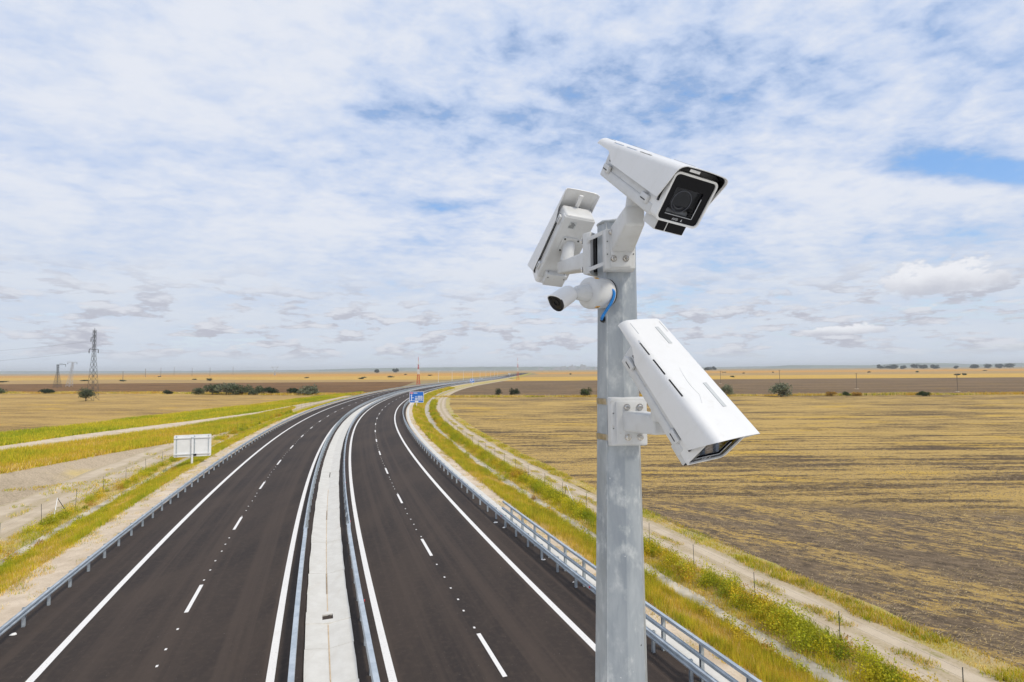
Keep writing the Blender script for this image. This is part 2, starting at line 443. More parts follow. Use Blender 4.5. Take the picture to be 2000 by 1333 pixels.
M_PALE = stubble('pale_field', (.52, .345, .15), (.40, .26, .105), amount=(.30, .55), rowscale=.1)
M_GROUND = stubble('open_plain', (.42, .32, .17), (.28, .24, .13), amount=(.32, .58), rowscale=.05)
def leafy(t, b):
    a = t.n('ShaderNodeVertexColor', layer_name='Col').outputs[0]
    hsv = t.n('ShaderNodeHueSaturation', {'Color': a, 'Value': t.smooth(t.noise(pos(t), 1.7, 3), .3, .7, .85, 1.15)}).outputs[0]
    setc(t, b, hsv)
    out = t.t.nodes['Material Output']
    tr = t.n('ShaderNodeBsdfTranslucent', {'Color': hsv})
    mx = t.n('ShaderNodeMixShader', {0: .28, 1: b.outputs[0], 2: tr.outputs[0]})
    t.t.links.new(mx.outputs[0], out.inputs[0])
M_LEAF = mat('leaves', (.1, .12, .03), .8, spec=.15, build=leafy)
def bark(t, b):
    p = objc(t); setc(t, b, t.mix(t.noise(t.mapping(p, (8, 8, 2)), 1.0, 5), (.10, .075, .05), (.20, .16, .11)))
M_BARK = mat('bark', (.15, .12, .08), .9, build=bark)
def clod(t, b):
    a = t.n('ShaderNodeVertexColor', layer_name='Col').outputs[0]; setc(t, b, a)
M_CLOD = mat('clods_and_straw', (.2, .15, .1), .95, spec=.1, build=clod)
M_STEEL_DARK = plain('pylon_steel', (.075, .085, .085), .6, .15, 2, metal=.3)
M_STEEL_PALE = plain('pale_pylon_steel', (.50, .51, .52), .6, .1, 2, metal=.2)
M_WOODPOLE = plain('timber_pole', (.22, .17, .12), .85, .2, 3)
M_RED = plain('red_mast_paint', (.55, .06, .025), .55, .12, 2)
M_MASTWHITE = plain('white_mast_paint', (.78, .77, .74), .55, .06, 2)
M_SIGNBLUE = plain('sign_blue', (.012, .16, .62), .42, .08, 1.5)
M_SIGNWHITE = plain('sign_white', (.82, .83, .84), .42, .05, 1.5)
M_SIGNRED = plain('sign_red', (.62, .03, .04), .42, .08, 1.5)
M_SIGNBACK = plain('sign_aluminium', (.82, .83, .84), .45, .05, 1.2)
M_CITY = plain('city_concrete', (.42, .42, .42), .8, .1, .02)
M_HILL = plain('far_hill_cover', (.13, .16, .10), .95, .35, .004)
M_CARWHITE = plain('car_white_paint', (.8, .8, .8), .3, .03, 2, coat=.5)
M_TYRE = plain('tyre_rubber', (.02, .02, .02), .8, .2, 9)
M_CARGLASS = mat('car_glass', (.02, .025, .03), .08)

# ------------------------------------------------------------------ the line of the road
KNOT = [0, 30, 60, 90, 120, 160, 210, 270, 340, 430, 540, 700, 1000]
HEAD = [-0.36902, -0.33311, -0.29369, -0.253, -0.20256, -0.13938, -0.08535, -0.01294, 0.06513, 0.11366, 0.10801, 0.06779, 0.06]
S0 = -60
SS = np.arange(S0, 3001.0)
HH = np.interp(SS, KNOT, HEAD)
HH[SS < 0] = HEAD[0] + SS[SS < 0] * 0.0011
_hm = (HH[1:] + HH[:-1]) / 2
XX = np.concatenate([[0], np.cumsum(np.sin(_hm))]); YY = np.concatenate([[0], np.cumsum(np.cos(_hm))])
XX += 0.79 - XX[-S0]; YY -= YY[-S0]
def rp(s, u, z=0.0):
    x = np.interp(s, SS, XX); y = np.interp(s, SS, YY); h = np.interp(s, SS, HH)
    return np.stack([x + u * np.cos(h), y - u * np.sin(h), np.broadcast_to(z, np.shape(x))], -1)
def hd(s): return float(np.interp(s, SS, HH))
def srange(s0, s1, fine=2.0):
    out = [s0]
    while out[-1] < s1:
        out.append(min(s1, out[-1] + max(fine, min(25, out[-1] / 40))))
    return np.array(out)
def strip(name, prof, s0, s1, material, parent=None, kind='structure', jit=None, fine=2.0, label=None):
    """ribbon along the road: prof = [(u, z), ...] across; carries a UV layer running 0..1 across"""
    ss = srange(s0, s1, fine); n = len(prof)
    rows = []
    for k, (u, z) in enumerate(prof):
        du = np.zeros(len(ss))
        if jit and (k in (0, n - 1)): du = (rng.random(len(ss)) - .5) * jit
        rows.append(rp(ss, u + du, z))
    V = np.stack(rows, 1).reshape(-1, 3)
    T = []
    for i in range(len(ss) - 1):
        for k in range(n - 1):
            T.append((i * n + k, i * n + k + 1, (i + 1) * n + k + 1, (i + 1) * n + k))
    o = tri_mesh(name, V, np.array(T), material, parent=parent)
    uv = o.data.uv_layers.new(name='strip')
    u0_, u1_ = prof[0][0], prof[-1][0]
    fr = np.array([(p[0] - u0_) / (u1_ - u0_) for p in prof])
    vi = np.empty(len(o.data.loops), np.int32); o.data.loops.foreach_get('vertex_index', vi)
    uvs = np.zeros((len(vi), 2), np.float32); uvs[:, 0] = fr[vi % n]; uvs[:, 1] = ss[vi // n] * .1
    uv.data.foreach_set('uv', uvs.ravel())
    if parent is None: tag(o, label, kind=kind)
    return o
def ribbon(name, A, B, z, material, label=None, sub=4):
    """sheet between two world polylines, resampled"""
    def rs(P, n):
        P = np.array(P, float); d = np.concatenate([[0], np.cumsum(np.hypot(*np.diff(P, axis=0).T))])
        t = np.linspace(0, d[-1], n); return np.stack([np.interp(t, d, P[:, 0]), np.interp(t, d, P[:, 1])], -1)
    n = 60; a = rs(A, n); b = rs(B, n); m = sub
    V = []
    for i in range(n):
        for k in range(m + 1):
            q = a[i] + (b[i] - a[i]) * k / m; V.append((q[0], q[1], z))
    T = [(i * (m + 1) + k, i * (m + 1) + k + 1, (i + 1) * (m + 1) + k + 1, (i + 1) * (m + 1) + k) for i in range(n - 1) for k in range(m)]
    o = tri_mesh(name, np.array(V), np.array(T), material)
    return tag(o, label, kind='structure'), a, b
def poly_sheet(name, pts, z, material):
    bm = bmesh.new(); bm.faces.new([bm.verts.new((x, y, z)) for x, y in pts])
    bmesh.ops.triangulate(bm, faces=bm.faces)
    o = obj(name, bm, material); tag(o, kind='structure')
    for v in o.data.polygons:
        pass
    if o.data.polygons[0].normal.z < 0: o.data.flip_normals()
    return o

# ------------------------------------------------------------------ the plain and its fields
poly_sheet('ground', [(-14000, -3000), (14000, -3000), (14000, 14000), (-14000, 14000)], -1.16, M_GROUND)
cr = [tuple(rp(s, 14.5)[:2]) for s in range(-55, 213, 6)]
cl = [tuple(rp(s, -14.5)[:2]) for s in range(-55, 240, 6)]
poly_sheet('stubble_field', cr + [(-24, 212), (59, 208), (192, 205), (900, 190), (1400, 180), (1400, -60)], -1.06, M_STUBBLE_R)
poly_sheet('pale_stubble_field', [(-1400, -60)] + cl[:1] + cl[1:] + [(-101, 244), (-179, 272), (-270, 287), (-700, 340), (-1400, 420)], -1.06, M_STUBBLE_L)
EDGE_R = [(-40, 213.5), (59, 208.5), (192, 205.5), (900, 190.5), (1400, 180.5)]
poly_sheet('ploughed_field', [(-40, 217), (59, 212.5), (192, 209.5), (900, 195), (1400, 186), (1900, 500), (435, 514), (146, 519), (23, 500), (-35, 500)], -1.05, M_PLOUGH_R)
poly_sheet('brown_ploughed_field', [(-60, 246), (-101, 250), (-179, 278), (-270, 293), (-700, 346), (-1400, 426), (-1900, 640), (-491, 521), (-342, 519), (-90, 505)], -1.05, M_PLOUGH_L)
poly_sheet('ploughed_field_beyond', [(-90, 505.5), (-342, 519.5), (-491, 521.5), (-1900, 640.5), (-2400, 900), (-721, 765), (-578, 800), (-238, 640), (-116, 617), (-70, 600)], -1.05, M_PALE)
poly_sheet('golden_field', [(-70, 601), (-116, 618), (-238, 641), (-578, 801), (-721, 766), (-2400, 901), (-3600, 1500), (-900, 1150), (-300, 1000), (-40, 960)], -1.04, M_GOLD)
poly_sheet('golden_field_beside_road', [(-20, 501), (23, 501), (146, 520), (435, 515), (1900, 501), (2600, 760), (700, 780), (120, 760), (0, 740)], -1.04, M_GOLD)
poly_sheet('brown_field_beyond', [(0, 741), (120, 761), (700, 781), (2600, 761), (3400, 1150), (900, 1200), (60, 1180)], -1.04, M_PALE)
poly_sheet('orange_field', [(-40, 961), (-300, 1001), (-900, 1151), (-3600, 1501), (-5000, 2300), (-900, 1900), (0, 1750)], -1.03, M_GOLD2)
poly_sheet('orange_field_beyond', [(60, 1181), (900, 1201), (3400, 1151), (5000, 1900), (900, 1950), (60, 1760)], -1.03, M_GOLD2)
poly_sheet('pale_field', [(-5000, 2301), (-900, 1901), (0, 1751), (60, 1761), (900, 1951), (5000, 1901), (7000, 3000), (-7000, 3200)], -1.02, M_PALE)

# verge land west of the carriageway: sandy haul road, yellow bank, dirt road and green band
A_ = [(-57, 20), (-55.5, 45), (-54.5, 58.3), (-53.9, 64.2), (-53.5, 71.8), (-52.4, 77.8), (-51.3, 83.2), (-50.3, 91), (-51.7, 110), (-59.1, 141.9)]
B_ = [(-76, 24), (-71.5, 55), (-69.1, 73.8), (-67.5, 82.6), (-65.7, 94), (-62.8, 106.7), (-61.3, 130.5), (-63.7, 159.3)]
C_ = [(-83, 24), (-77.5, 60), (-75.2, 80.2), (-75, 92.1), (-73.2, 104.7), (-69.9, 120.7), (-67, 142.6), (-69, 176.4), (-68, 190.1)]
D_ = [(-100, 24), (-94, 70), (-90.6, 96.6), (-88.9, 108.5), (-87.6, 125.1), (-86.4, 150.7), (-82.5, 175), (-82.5, 212.3), (-78.7, 238.6), (-74.1, 273)]
S_ = [tuple(rp(s, -19.0)[:2]) for s in (26, 40, 60, 80, 100, 120, 150)]
ribbon('sandy_ground', S_, A_, -1.03, M_SANDSTUB, sub=8)
_, RA, RB = ribbon('yellow_bank', A_, B_, -1.02, M_YELLOWBANK)
ribbon('dirt_road', B_, C_, -1.015, M_SAND)
_, RC, RD = ribbon('green_band', C_, D_, -1.02, M_GREENBAND)

# ------------------------------------------------------------------ motorway
END = 1500
M_DITCH = plain('ditch_concrete', (.46, .41, .32), .9, .35, .9)
road_l = strip('road_left', [(-11.45, -.01), (-9, 0), (-5, 0), (-.86, 0)], -50, END, M_ASPHALT)
road_r = strip('road_right', [(.86, 0), (5, 0), (9, 0), (11.0, -.01)], -50, END, M_ASPHALT)
strip('verge_right', [(10.9, -.05), (11.8, -.03), (12.8, -.12)], -50, 900, M_SAND, jit=.1)
strip('verge_left', [(-13.8, -.14), (-12.5, -.03), (-11.35, -.05)], -50, 900, M_SAND, jit=.1)
strip('embankment_right', [(12.7, -.13), (14.2, -.6), (15.5, -1.0), (15.8, -1.06)], -50, END, M_SOILGRASS)
strip('embankment_left', [(-17.05, -1.03), (-16.8, -1.0), (-15.2, -.6), (-13.7, -.15)], -50, END, M_SOILGRASS)
strip('ditch_right', [(15.55, -.975), (15.75, -.99), (15.95, -1.02), (16.2, -1.02), (16.4, -.99), (16.6, -.975)], -40, 420, M_DITCH, jit=.4)
strip('ditch_left', [(-17.75, -.975), (-17.6, -.99), (-17.4, -1.02), (-17.2, -1.02), (-17.0, -.99), (-16.85, -.975)], -40, 420, M_DITCH, jit=.4)
strip('bank_right', [(16.45, -1.03), (16.7, -1.0), (17.6, -.92), (19.0, -1.0)], -50, 700, M_SOILGRASS)
strip('bank_left', [(-19.6, -1.01), (-18.6, -.94), (-17.8, -1.0), (-17.65, -1.03)], -50, 700, M_SOILGRASS)
strip('track_right', [(18.8, -.985), (20.2, -.97), (21.6, -.985)], -50, 640, M_TRACK, jit=.25)
strip('field_margin_right', [(21.5, -1.0), (22.9, -1.0)], -50, 215, M_SOILGRASS, jit=.7)
strip('track_left', [(-25.2, -1.0), (-22.4, -.985), (-19.5, -1.0)], -20, 240, M_TRACK, jit=.5)
strip('far_verge_right', [(12.7, -.11), (20, -.9)], 640, END, M_FARGREEN)
# weedy strips between the fields
def edge_strip(name, P, w, z, m):
    P = np.array(P, float); bm = bmesh.new(); prev = None
    for x, y in P:
        a = bm.verts.new((x, y, z)); b = bm.verts.new((x, y + w, z))
        if prev: bm.faces.new((prev[0], a, b, prev[1]))
        prev = (a, b)
    o = obj(name, bm, m); tag(o, kind='structure')
edge_strip('weedy_field_edge', EDGE_R, 6.0, -1.03, M_FARGREEN)
edge_strip('weedy_field_edge_left', [(-1400, 418), (-700, 339), (-270, 286), (-179, 271), (-101, 243), (-60, 240)], 10.0, -1.03, M_FARGREEN)

# markings, laid on the carriageways
for road, us in ((road_l, (-8.9, -1.78)), (road_r, (1.84, 8.72))):
    for u in us:
        w = .125
        strip('edge_line', [(u - w, .005), (u + w, .005)], -50, 1400, M_PAINT, parent=road)
dash_cache = {}
def piece_on_road(name, s, u, ls, wu, z, material, parent):
    key = (name, ls, wu)
    if key not in dash_cache:
        bm = bmesh.new(); box(bm, (0, 0, .002), (wu, ls, .004)); me = bpy.data.meshes.new(name)
        bm.to_mesh(me); bm.free(); me.materials.append(material); dash_cache[key] = me
    o = link(name, dash_cache[key], None, parent)
    p = rp(s, u, z); o.location = p; o.rotation_euler = (0, 0, -hd(s))
    return o
for k in range(45):
    for road, u, sc_ in ((road_r, 5.2, 18.5), (road_l, -5.38, 27.3)):
        s = sc_ + 12 * (k - 2)
        if s > 520: continue
        piece_on_road('lane_dash', s, u, 3.0, .15, .0045, M_PAINT, road)
        if s < 170:
            for q in range(6):
                piece_on_road('marker_dot', s + 1.9 + q * 1.42 + random.uniform(-.25, .25), u + random.uniform(-.04, .04), .13, .075, .0045, M_PAINT, road)
# drainage channel in the median
chan = empty('median_channel', tuple(rp(20, 0)))
tag(chan, kind='structure')
def slab(s0, s1, dz):
    n = max(2, int((s1 - s0) / 1.0) + 1) if s0 < 60 else max(2, int((s1 - s0) / 4) + 1)
    ss = np.linspace(s0, s1, n); bm = bmesh.new(); prev = None
    O = Vector(chan.location)
    for s in ss:
        jl = (random.random() - .5) * .05; jr = (random.random() - .5) * .05
        prof = [(-.80 + jl, -.2), (-.80 + jl, .03), (-.40, -.02), (-.03, -.085), (.03, -.085), (.42, -.02), (.83 + jr, .03), (.83 + jr, -.2)]
        ring = [bm.verts.new(Vector(rp(s, u, z + dz)) - O) for u, z in prof]
        if prev:
            for a in range(7): bm.faces.new((prev[a], prev[a + 1], ring[a + 1], ring[a]))
            bm.faces.new((prev[7], prev[0], ring[0], ring[7]))
        else: bm.faces.new(ring[::-1])
        prev = ring
    bm.faces.new(prev)
    return obj('channel_slab', bm, M_CONC, chan)
s = 6.0
while s < 130:
    ln_ = 2.5 if s < 61 else 5.0
    if abs(s - 21) < .1: slab(s, 22.98, 0)
    elif abs(s - 23.5) < .1: slab(24.0, 25.98, 0)
    else: slab(s, s + ln_ - .010, random.uniform(-.006, .006))
    s += ln_ 
slab(131, 700, 0)
# inlet in the channel: recessed box with a smooth mortar apron
O = Vector(chan.location)
def ch(s, u, z): return Vector(rp(s, u, z)) - O
bm = bmesh.new()
def chz(u): return .03 - abs(abs(u) - .81) * .148
for s0_, s1_, ua, ub in ((22.97, 24.01, -.81, -.20), (22.97, 24.01, .20, .84), (22.97, 23.28, -.20, .20), (23.74, 24.01, -.20, .20)):
    a = [ch(s0_, ua, chz(ua) + .03), ch(s0_, ub, chz(ub) + .03), ch(s1_, ub, chz(ub) + .03), ch(s1_, ua, chz(ua) + .03)]
    hexa(bm, [p - Vector((0, 0, .3)) for p in a], a)
obj('inlet_apron', bm, M_CONC, chan)
bm = bmesh.new()
a = [ch(23.05, -.28, -.155), ch(23.05, .28, -.155), ch(23.9, .28, -.155), ch(23.9, -.28, -.155)]
hexa(bm, [p - Vector((0, 0, .05)) for p in a], a)
obj('inlet_floor', bm, M_RUST, chan)
bm = bmesh.new(); bar(bm, ch(23.72, .06, -.11), ch(23.75, .06, -.11), .09, .07)
obj('inlet_pipe', bm, M_DARK, chan)
strip('rust_streak', [(-.012, -.079), (.028, -.079)], 6, 22.9, M_RUST, parent=None)
bpy.data.objects['rust_streak'].parent = chan
bpy.data.objects['rust_streak'].matrix_parent_inverse = Matrix.Translation(-O)
st2 = strip('rust_streak', [(-.012, -.079), (.022, -.079)], 24.05, 48, M_RUST)
st2.parent = chan; st2.matrix_parent_inverse = Matrix.Translation(-O)
for q in (bpy.data.objects['rust_streak'], st2):
    if 'kind' in q: del q['kind']
strip('median_bed', [(-.87, -.03), (-.7, -.09), (.7, -.09), (.87, -.03)], -50, END, M_ASPHALT)

# ------------------------------------------------------------------ guardrails
WB = [(.012, .31), (.0, .29), (.075, .262), (.08, .215), (.006, .172), (.006, .138), (.08, .095), (.075, .048), (.0, .02), (.012, 0)]
def closed(prof, th=.006): return [(u, z) for u, z in prof] + [(u - th, z) for u, z in reversed(prof)]
BOX = [(-.085, .0), (-.085, .30), (.085, .30), (.085, .24), (.055, .2), (.055, .1), (.085, .06), (.085, 0)]
HAND = [(-.06, 0), (-.06, .10), (.06, .10), (.06, 0)]
def sweep(name, prof, u, z, s0, s1, side, m, parent, step=2.0, lift=0.0):
    """profile (du, dz) swept along the road; side = +1 bulges to larger u"""
    O = Vector(parent.location); ss = srange(s0, s1, step); n = len(prof); V = []
    for s in ss:
        for du, dz in prof: V.append(tuple(Vector(rp(s, u + side * (du + lift), z + dz)) - O))
    T = []
    for i in range(len(ss) - 1):
        for k in range(n):
            k2 = (k + 1) % n; T.append((i * n + k, i * n + k2, (i + 1) * n + k2, (i + 1) * n + k))
    bm = bmesh.new(); vs = [bm.verts.new(p) for p in V]
    for q in T: bm.faces.new([vs[i] for i in q])
    bm.faces.new(vs[:n]); bm.faces.new(vs[-n:][::-1])
    return obj(name, bm, m, parent, smooth=35)
def post_mesh(h, w, d, name='post'):
    bm = bmesh.new()
    box(bm, (-w / 2 + .006, 0, h / 2 - .1), (.012, d, h + .2)); box(bm, (0, -d / 2 + .006, h / 2 - .1), (w, .012, h + .2)); box(bm, (0, d / 2 - .006, h / 2 - .1), (w, .012, h + .2))
    bmesh.ops.recalc_face_normals(bm, faces=bm.faces)
    me = bpy.data.meshes.new(name); bm.to_mesh(me); bm.free(); me.materials.append(M_RAIL); return me
PM = post_mesh(.72, .11, .08); PT = post_mesh(1.18, .12, .09)
refl_me = None
def reflector_mesh():
    bm = bmesh.new(); box(bm, (0, 0, 0), (.03, .10, .07), bevel=.008); me = bpy.data.meshes.new('reflector'); bm.to_mesh(me); bm.free(); me.materials.append(M_SIGNRED); return me
refl_me = reflector_mesh()
def guardrail(label, u, side, s_near, s_far, prof_near=None, s_switch=None, pitch=2.0, refl=False):
    """side: direction in which the traffic passes"""
    g = empty('guardrail', tuple(rp(30, u)))
    tag(g, label, 'guardrail', 'steel guardrails along the motorway')
    O = Vector(g.location)
    s = s_near
    first = s_switch or s_near
    if prof_near:
        while s < s_switch - .1:
            e = min(s + 4.0, s_switch)
            sweep('beam', prof_near, u, .45, s, e - .012, side, M_RAIL, g, 1.0); s = e
    while s < 74:
        sweep('beam', closed(WB), u + side * .05, .43, s, s + 4.02, side, M_RAIL, g, 1.0, lift=.004 * (int(s / 4) % 2)); s += 4.0
    sweep('beam', closed(WB), u + side * .05, .43, s, s_far, side, M_RAIL, g, 4.0)
    s = s_near + .6; n = 0; rest = []
    while s < s_far:
        if s < 320:
            o = link('post', PM, None, g); o.location = Vector(rp(s, u, 0)) - O
            o.rotation_euler = (0, 0, -hd(s) + (PI if side < 0 else 0)); s += pitch
        else:
            rest.append(s); s += pitch * 2
    if rest:
        bm = bmesh.new()
        for s in rest: box(bm, Vector(rp(s, u, .3)) - O, (.12, .08, .7))
        tag(obj('post', bm, M_RAIL, g), kind='stuff')
    if refl:
        s = s_near + 3
        while s < 130:
            o = link('reflector', refl_me, None, g); o.location = Vector(rp(s, u + side * .15, .60)) - O
            o.rotation_euler = (0, 0, -hd(s)); s += 12
    return g
guardrail('long steel guardrail between the sandy left verge and the asphalt', -11.0, 1, 10, 760)
guardrail('left of the two median guardrails, beside the pale concrete channel', -1.12, -1, 8, 760, BOX, 34)
guardrail('right of the two median guardrails, beside the pale concrete channel', 1.22, 1, 8, 760, BOX, 34, refl=True)
guardrail('steel guardrail curving along the right edge below the yellow grass', 10.45, -1, 6, 760, refl=True)
# taller bridge barrier behind the right guardrail
g = empty('bridge_railing', tuple(rp(20, 10.85)))
tag(g, 'galvanized bridge railing with top handrail behind the right guardrail', 'railing')
O = Vector(g.location)
s = 4.6
while s < 34:
    o = link('post', PT, None, g); o.location = Vector(rp(s, 10.86, -.02)) - O; o.rotation_euler = (0, 0, -hd(s) + PI); s += 2.0
s = 3.0
while s < 34:
    e = min(s + 6, 34.3)
    sweep('handrail', HAND, 10.86, 1.10, s, e - .01, -1, M_RAIL, g, 1.0)
    sweep('middle_beam', [(.07, 0), (.07, .03), (.12, .05), (.12, .13), (.07, .15), (.07, .18), (.06, .18), (.06, 0)], 10.86, .66, s, e - .01, -1, M_RAIL, g, 1.0); s = e
kerb = strip('kerb_right', [(10.98, -.05), (10.98, .10), (11.55, .10), (11.55, -.2)], 2, 36, M_CONC)
strip('gutter_edge_right', [(11.2, -.035), (11.55, -.005), (11.75, -.035)], 36, 420, M_CONC, jit=.06)

# ------------------------------------------------------------------ overpass the mast stands on (below the picture)
bm = bmesh.new(); box(bm, (0, -3.6, 7.62), (44, 11.2, .7), bevel=.03)
deck = obj('overpass_deck', bm, M_CONC); tag(deck, kind='structure')
# ------------------------------------------------------------------ mast
POLE = Vector((.3215, 1.65, 0))
def pole_c(z): return Vector((.3235 - (10.1 - z) * .006, 1.65, z))
toc = Vector((-POLE.x, -POLE.y, 0)).normalized(); rgt = Vector((-toc.y, toc.x, 0))
def pdir(phi): return toc * math.cos(R(phi)) + rgt * math.sin(R(phi))
def prad(z): return float(np.interp(z, [7.9, 8.78, 9.42, 9.89, 10.17], [.096, .0787, .0675, .0612, .0595]))
mast = empty('camera_mast', tuple(pole_c(7.97)))
tag(mast, 'tapered octagonal galvanized steel mast carrying the four security cameras', 'mast')
MI = Matrix.Translation(-Vector(mast.location))
PTOP = 10.142
bm = bmesh.new(); prev = None
for z in np.concatenate([np.linspace(7.97, 8.7, 4), np.linspace(8.8, PTOP, 26)]):
    ring = []
    for k in range(8):
        for d in (-2.2, 0, 2.2):
            rad = prad(z) * (1.0 if d == 0 else .9985 * math.cos(R(22.5)) / math.cos(R(22.5 - 2.2)))
            ring.append(bm.verts.new(pole_c(z) + pdir(14.5 + 45 * k + d) * (rad * (.992 if d == 0 else 1.0))))
    if prev:
        for i in range(24): bm.faces.new((prev[i], prev[(i + 1) % 24], ring[(i + 1) % 24], ring[i]))
    prev = ring
inner = [bm.verts.new(pole_c(PTOP) + (v.co - pole_c(PTOP)) * .93) for v in prev]
low = [bm.verts.new(v.co - Vector((0, 0, .02))) for v in inner]
for i in range(24):
    j = (i + 1) % 24
    bm.faces.new((prev[i], prev[j], inner[j], inner[i])); bm.faces.new((inner[i], inner[j], low[j], low[i]))
bm.faces.new(low)
obj('shaft', bm, M_POLE, mast, smooth=14, inv=MI)
bm = bmesh.new()
zz = np.arange(8.3, PTOP, .012)
tube(bm, [pole_c(z) + pdir(-30.5) * (prad(z) * .985) for z in zz], [.0022 + .0022 * random.random() ** 2 for z in zz], 6)
obj('weld_seam', bm, M_POLE, mast, smooth=60, inv=MI)
bm = bmesh.new()
pts = [pole_c(PTOP) + pdir(14.5 + 45 * k / 3) * (prad(PTOP) * .955) + Vector((0, 0, random.uniform(-.001, .003))) for k in range(24)]
tube(bm, pts + [pts[0]], [.003 + .002 * random.random() for _ in range(25)], 5, caps=False)
obj('cut_rim', bm, M_POLE, mast, smooth=60, inv=MI)
bm = bmesh.new(); box(bm, pole_c(7.985), (.36, .36, .03), bevel=.006)
obj('base_plate', bm, M_POLE, mast, inv=MI)
def bolt(bm, p, n, r=.007, h=.006):
    n = Vector(n).normalized(); p = Vector(p)
    tube(bm, [p, p + n * h * .45], r * 1.35, 14); tube(bm, [p + n * h * .45, p + n * h, p + n * h * 1.25], [r, r, r * .7], 6)
hole_p = pole_c(9.848) + pdir(-46) * prad(9.848) * .955
bm = bmesh.new(); tube(bm, [hole_p - pdir(-46) * .004, hole_p + pdir(-46) * .0035], [.0105, .0095], 16)
obj('cable_grommet', bm, M_DARK, mast, smooth=40, inv=MI)

# ------------------------------------------------------------------ box cameras
HB, HT, HW = .0388, .0754, .062
FW, FR = .0709, .0687          # hood half width, front and rear
def hood_grid(bm, inset=0.0, t0=0.0, t1=1.0, holes=True):
    ts = [0, .012, .03, .10, .19, .22, .25, .285, .32, .36, .425, .49, .53, .60, .67, .76, .85, .93, .985, 1.0]
    ts = [t for t in ts if t0 <= t <= t1]
    if t0 > 0: ts = [t0] + [t for t in ts if t > t0]
    rows = []
    for t in ts:
        Wd = FR + (FW - FR) * t - inset
        zt = .0460 + .0458 * t - inset
        if t < .012: zt -= .0015
        full = zt - .004
        drop = .018 + .045 * t if t < .19 else .0266 + (full - .0266) * min(1.0, (t - .19) / .095)
        zb = zt - drop if t < .285 else .004 + .0023 * t
        r = .017
        pf = [(Wd, zb), (Wd, zb + (zt - r - zb) * .5), (Wd, zt - r)]
        for a in (24, 49, 64): pf.append((Wd - r + r * math.cos(R(a)), zt - r + r * math.sin(R(a))))
        for xx in (Wd - r, .0500, .0462, .025, 0):
            pf.append((xx, zt + .0035 * (1 - (xx / Wd) ** 2) - .0004))
        pf = pf + [(-x, z) for x, z in pf[:-1][::-1]]
        row = []
        for x, z in pf:
            v = max(0, min(1, (z - .0063) / (.0918 - .0063))) if t > .285 else 1.0
            yf = -.0131 + (.0205 + .0131) * v
            k = max(0, (t - .6) / .4)
            y = -.382 + t * .4025 + (yf - .0205) * k
            row.append(bm.verts.new((x, y - (inset * .3 if inset else 0), z)))
        rows.append(row)
    cells = [(.19, .32), (.36, .49), (.53, .67)]
    n = len(rows[0])
    for i in range(len(ts) - 1):
        tm = (ts[i] + ts[i + 1]) / 2
        for k in range(n - 1):
            if holes and any(a < tm < b for a, b in cells) and k in (4, n - 1 - 5): continue
            bm.faces.new((rows[i][k], rows[i][k + 1], rows[i + 1][k + 1], rows[i + 1][k]))
M_PANE = bpy.data.materials.new('clear_pane'); M_PANE.use_nodes = True
_t = NT(M_PANE.node_tree); M_PANE.node_tree.nodes.clear()
_lw = _t.n('ShaderNodeLayerWeight', {'Blend': .5}).outputs['Facing']
_fac = _t.math('ADD', .012, _t.math('MULTIPLY', _t.math('POWER', _lw, 4.0), .75))
_m = _t.n('ShaderNodeMixShader', {0: _fac, 1: _t.n('ShaderNodeBsdfTransparent', {'Color': (.72, .74, .78, 1)}).outputs[0],
                                  2: _t.n('ShaderNodeBsdfGlossy', {'Color': (.9, .92, 1, 1), 'Roughness': .03}).outputs[0]})
_t.n('ShaderNodeOutputMaterial', {0: _m.outputs[0]})

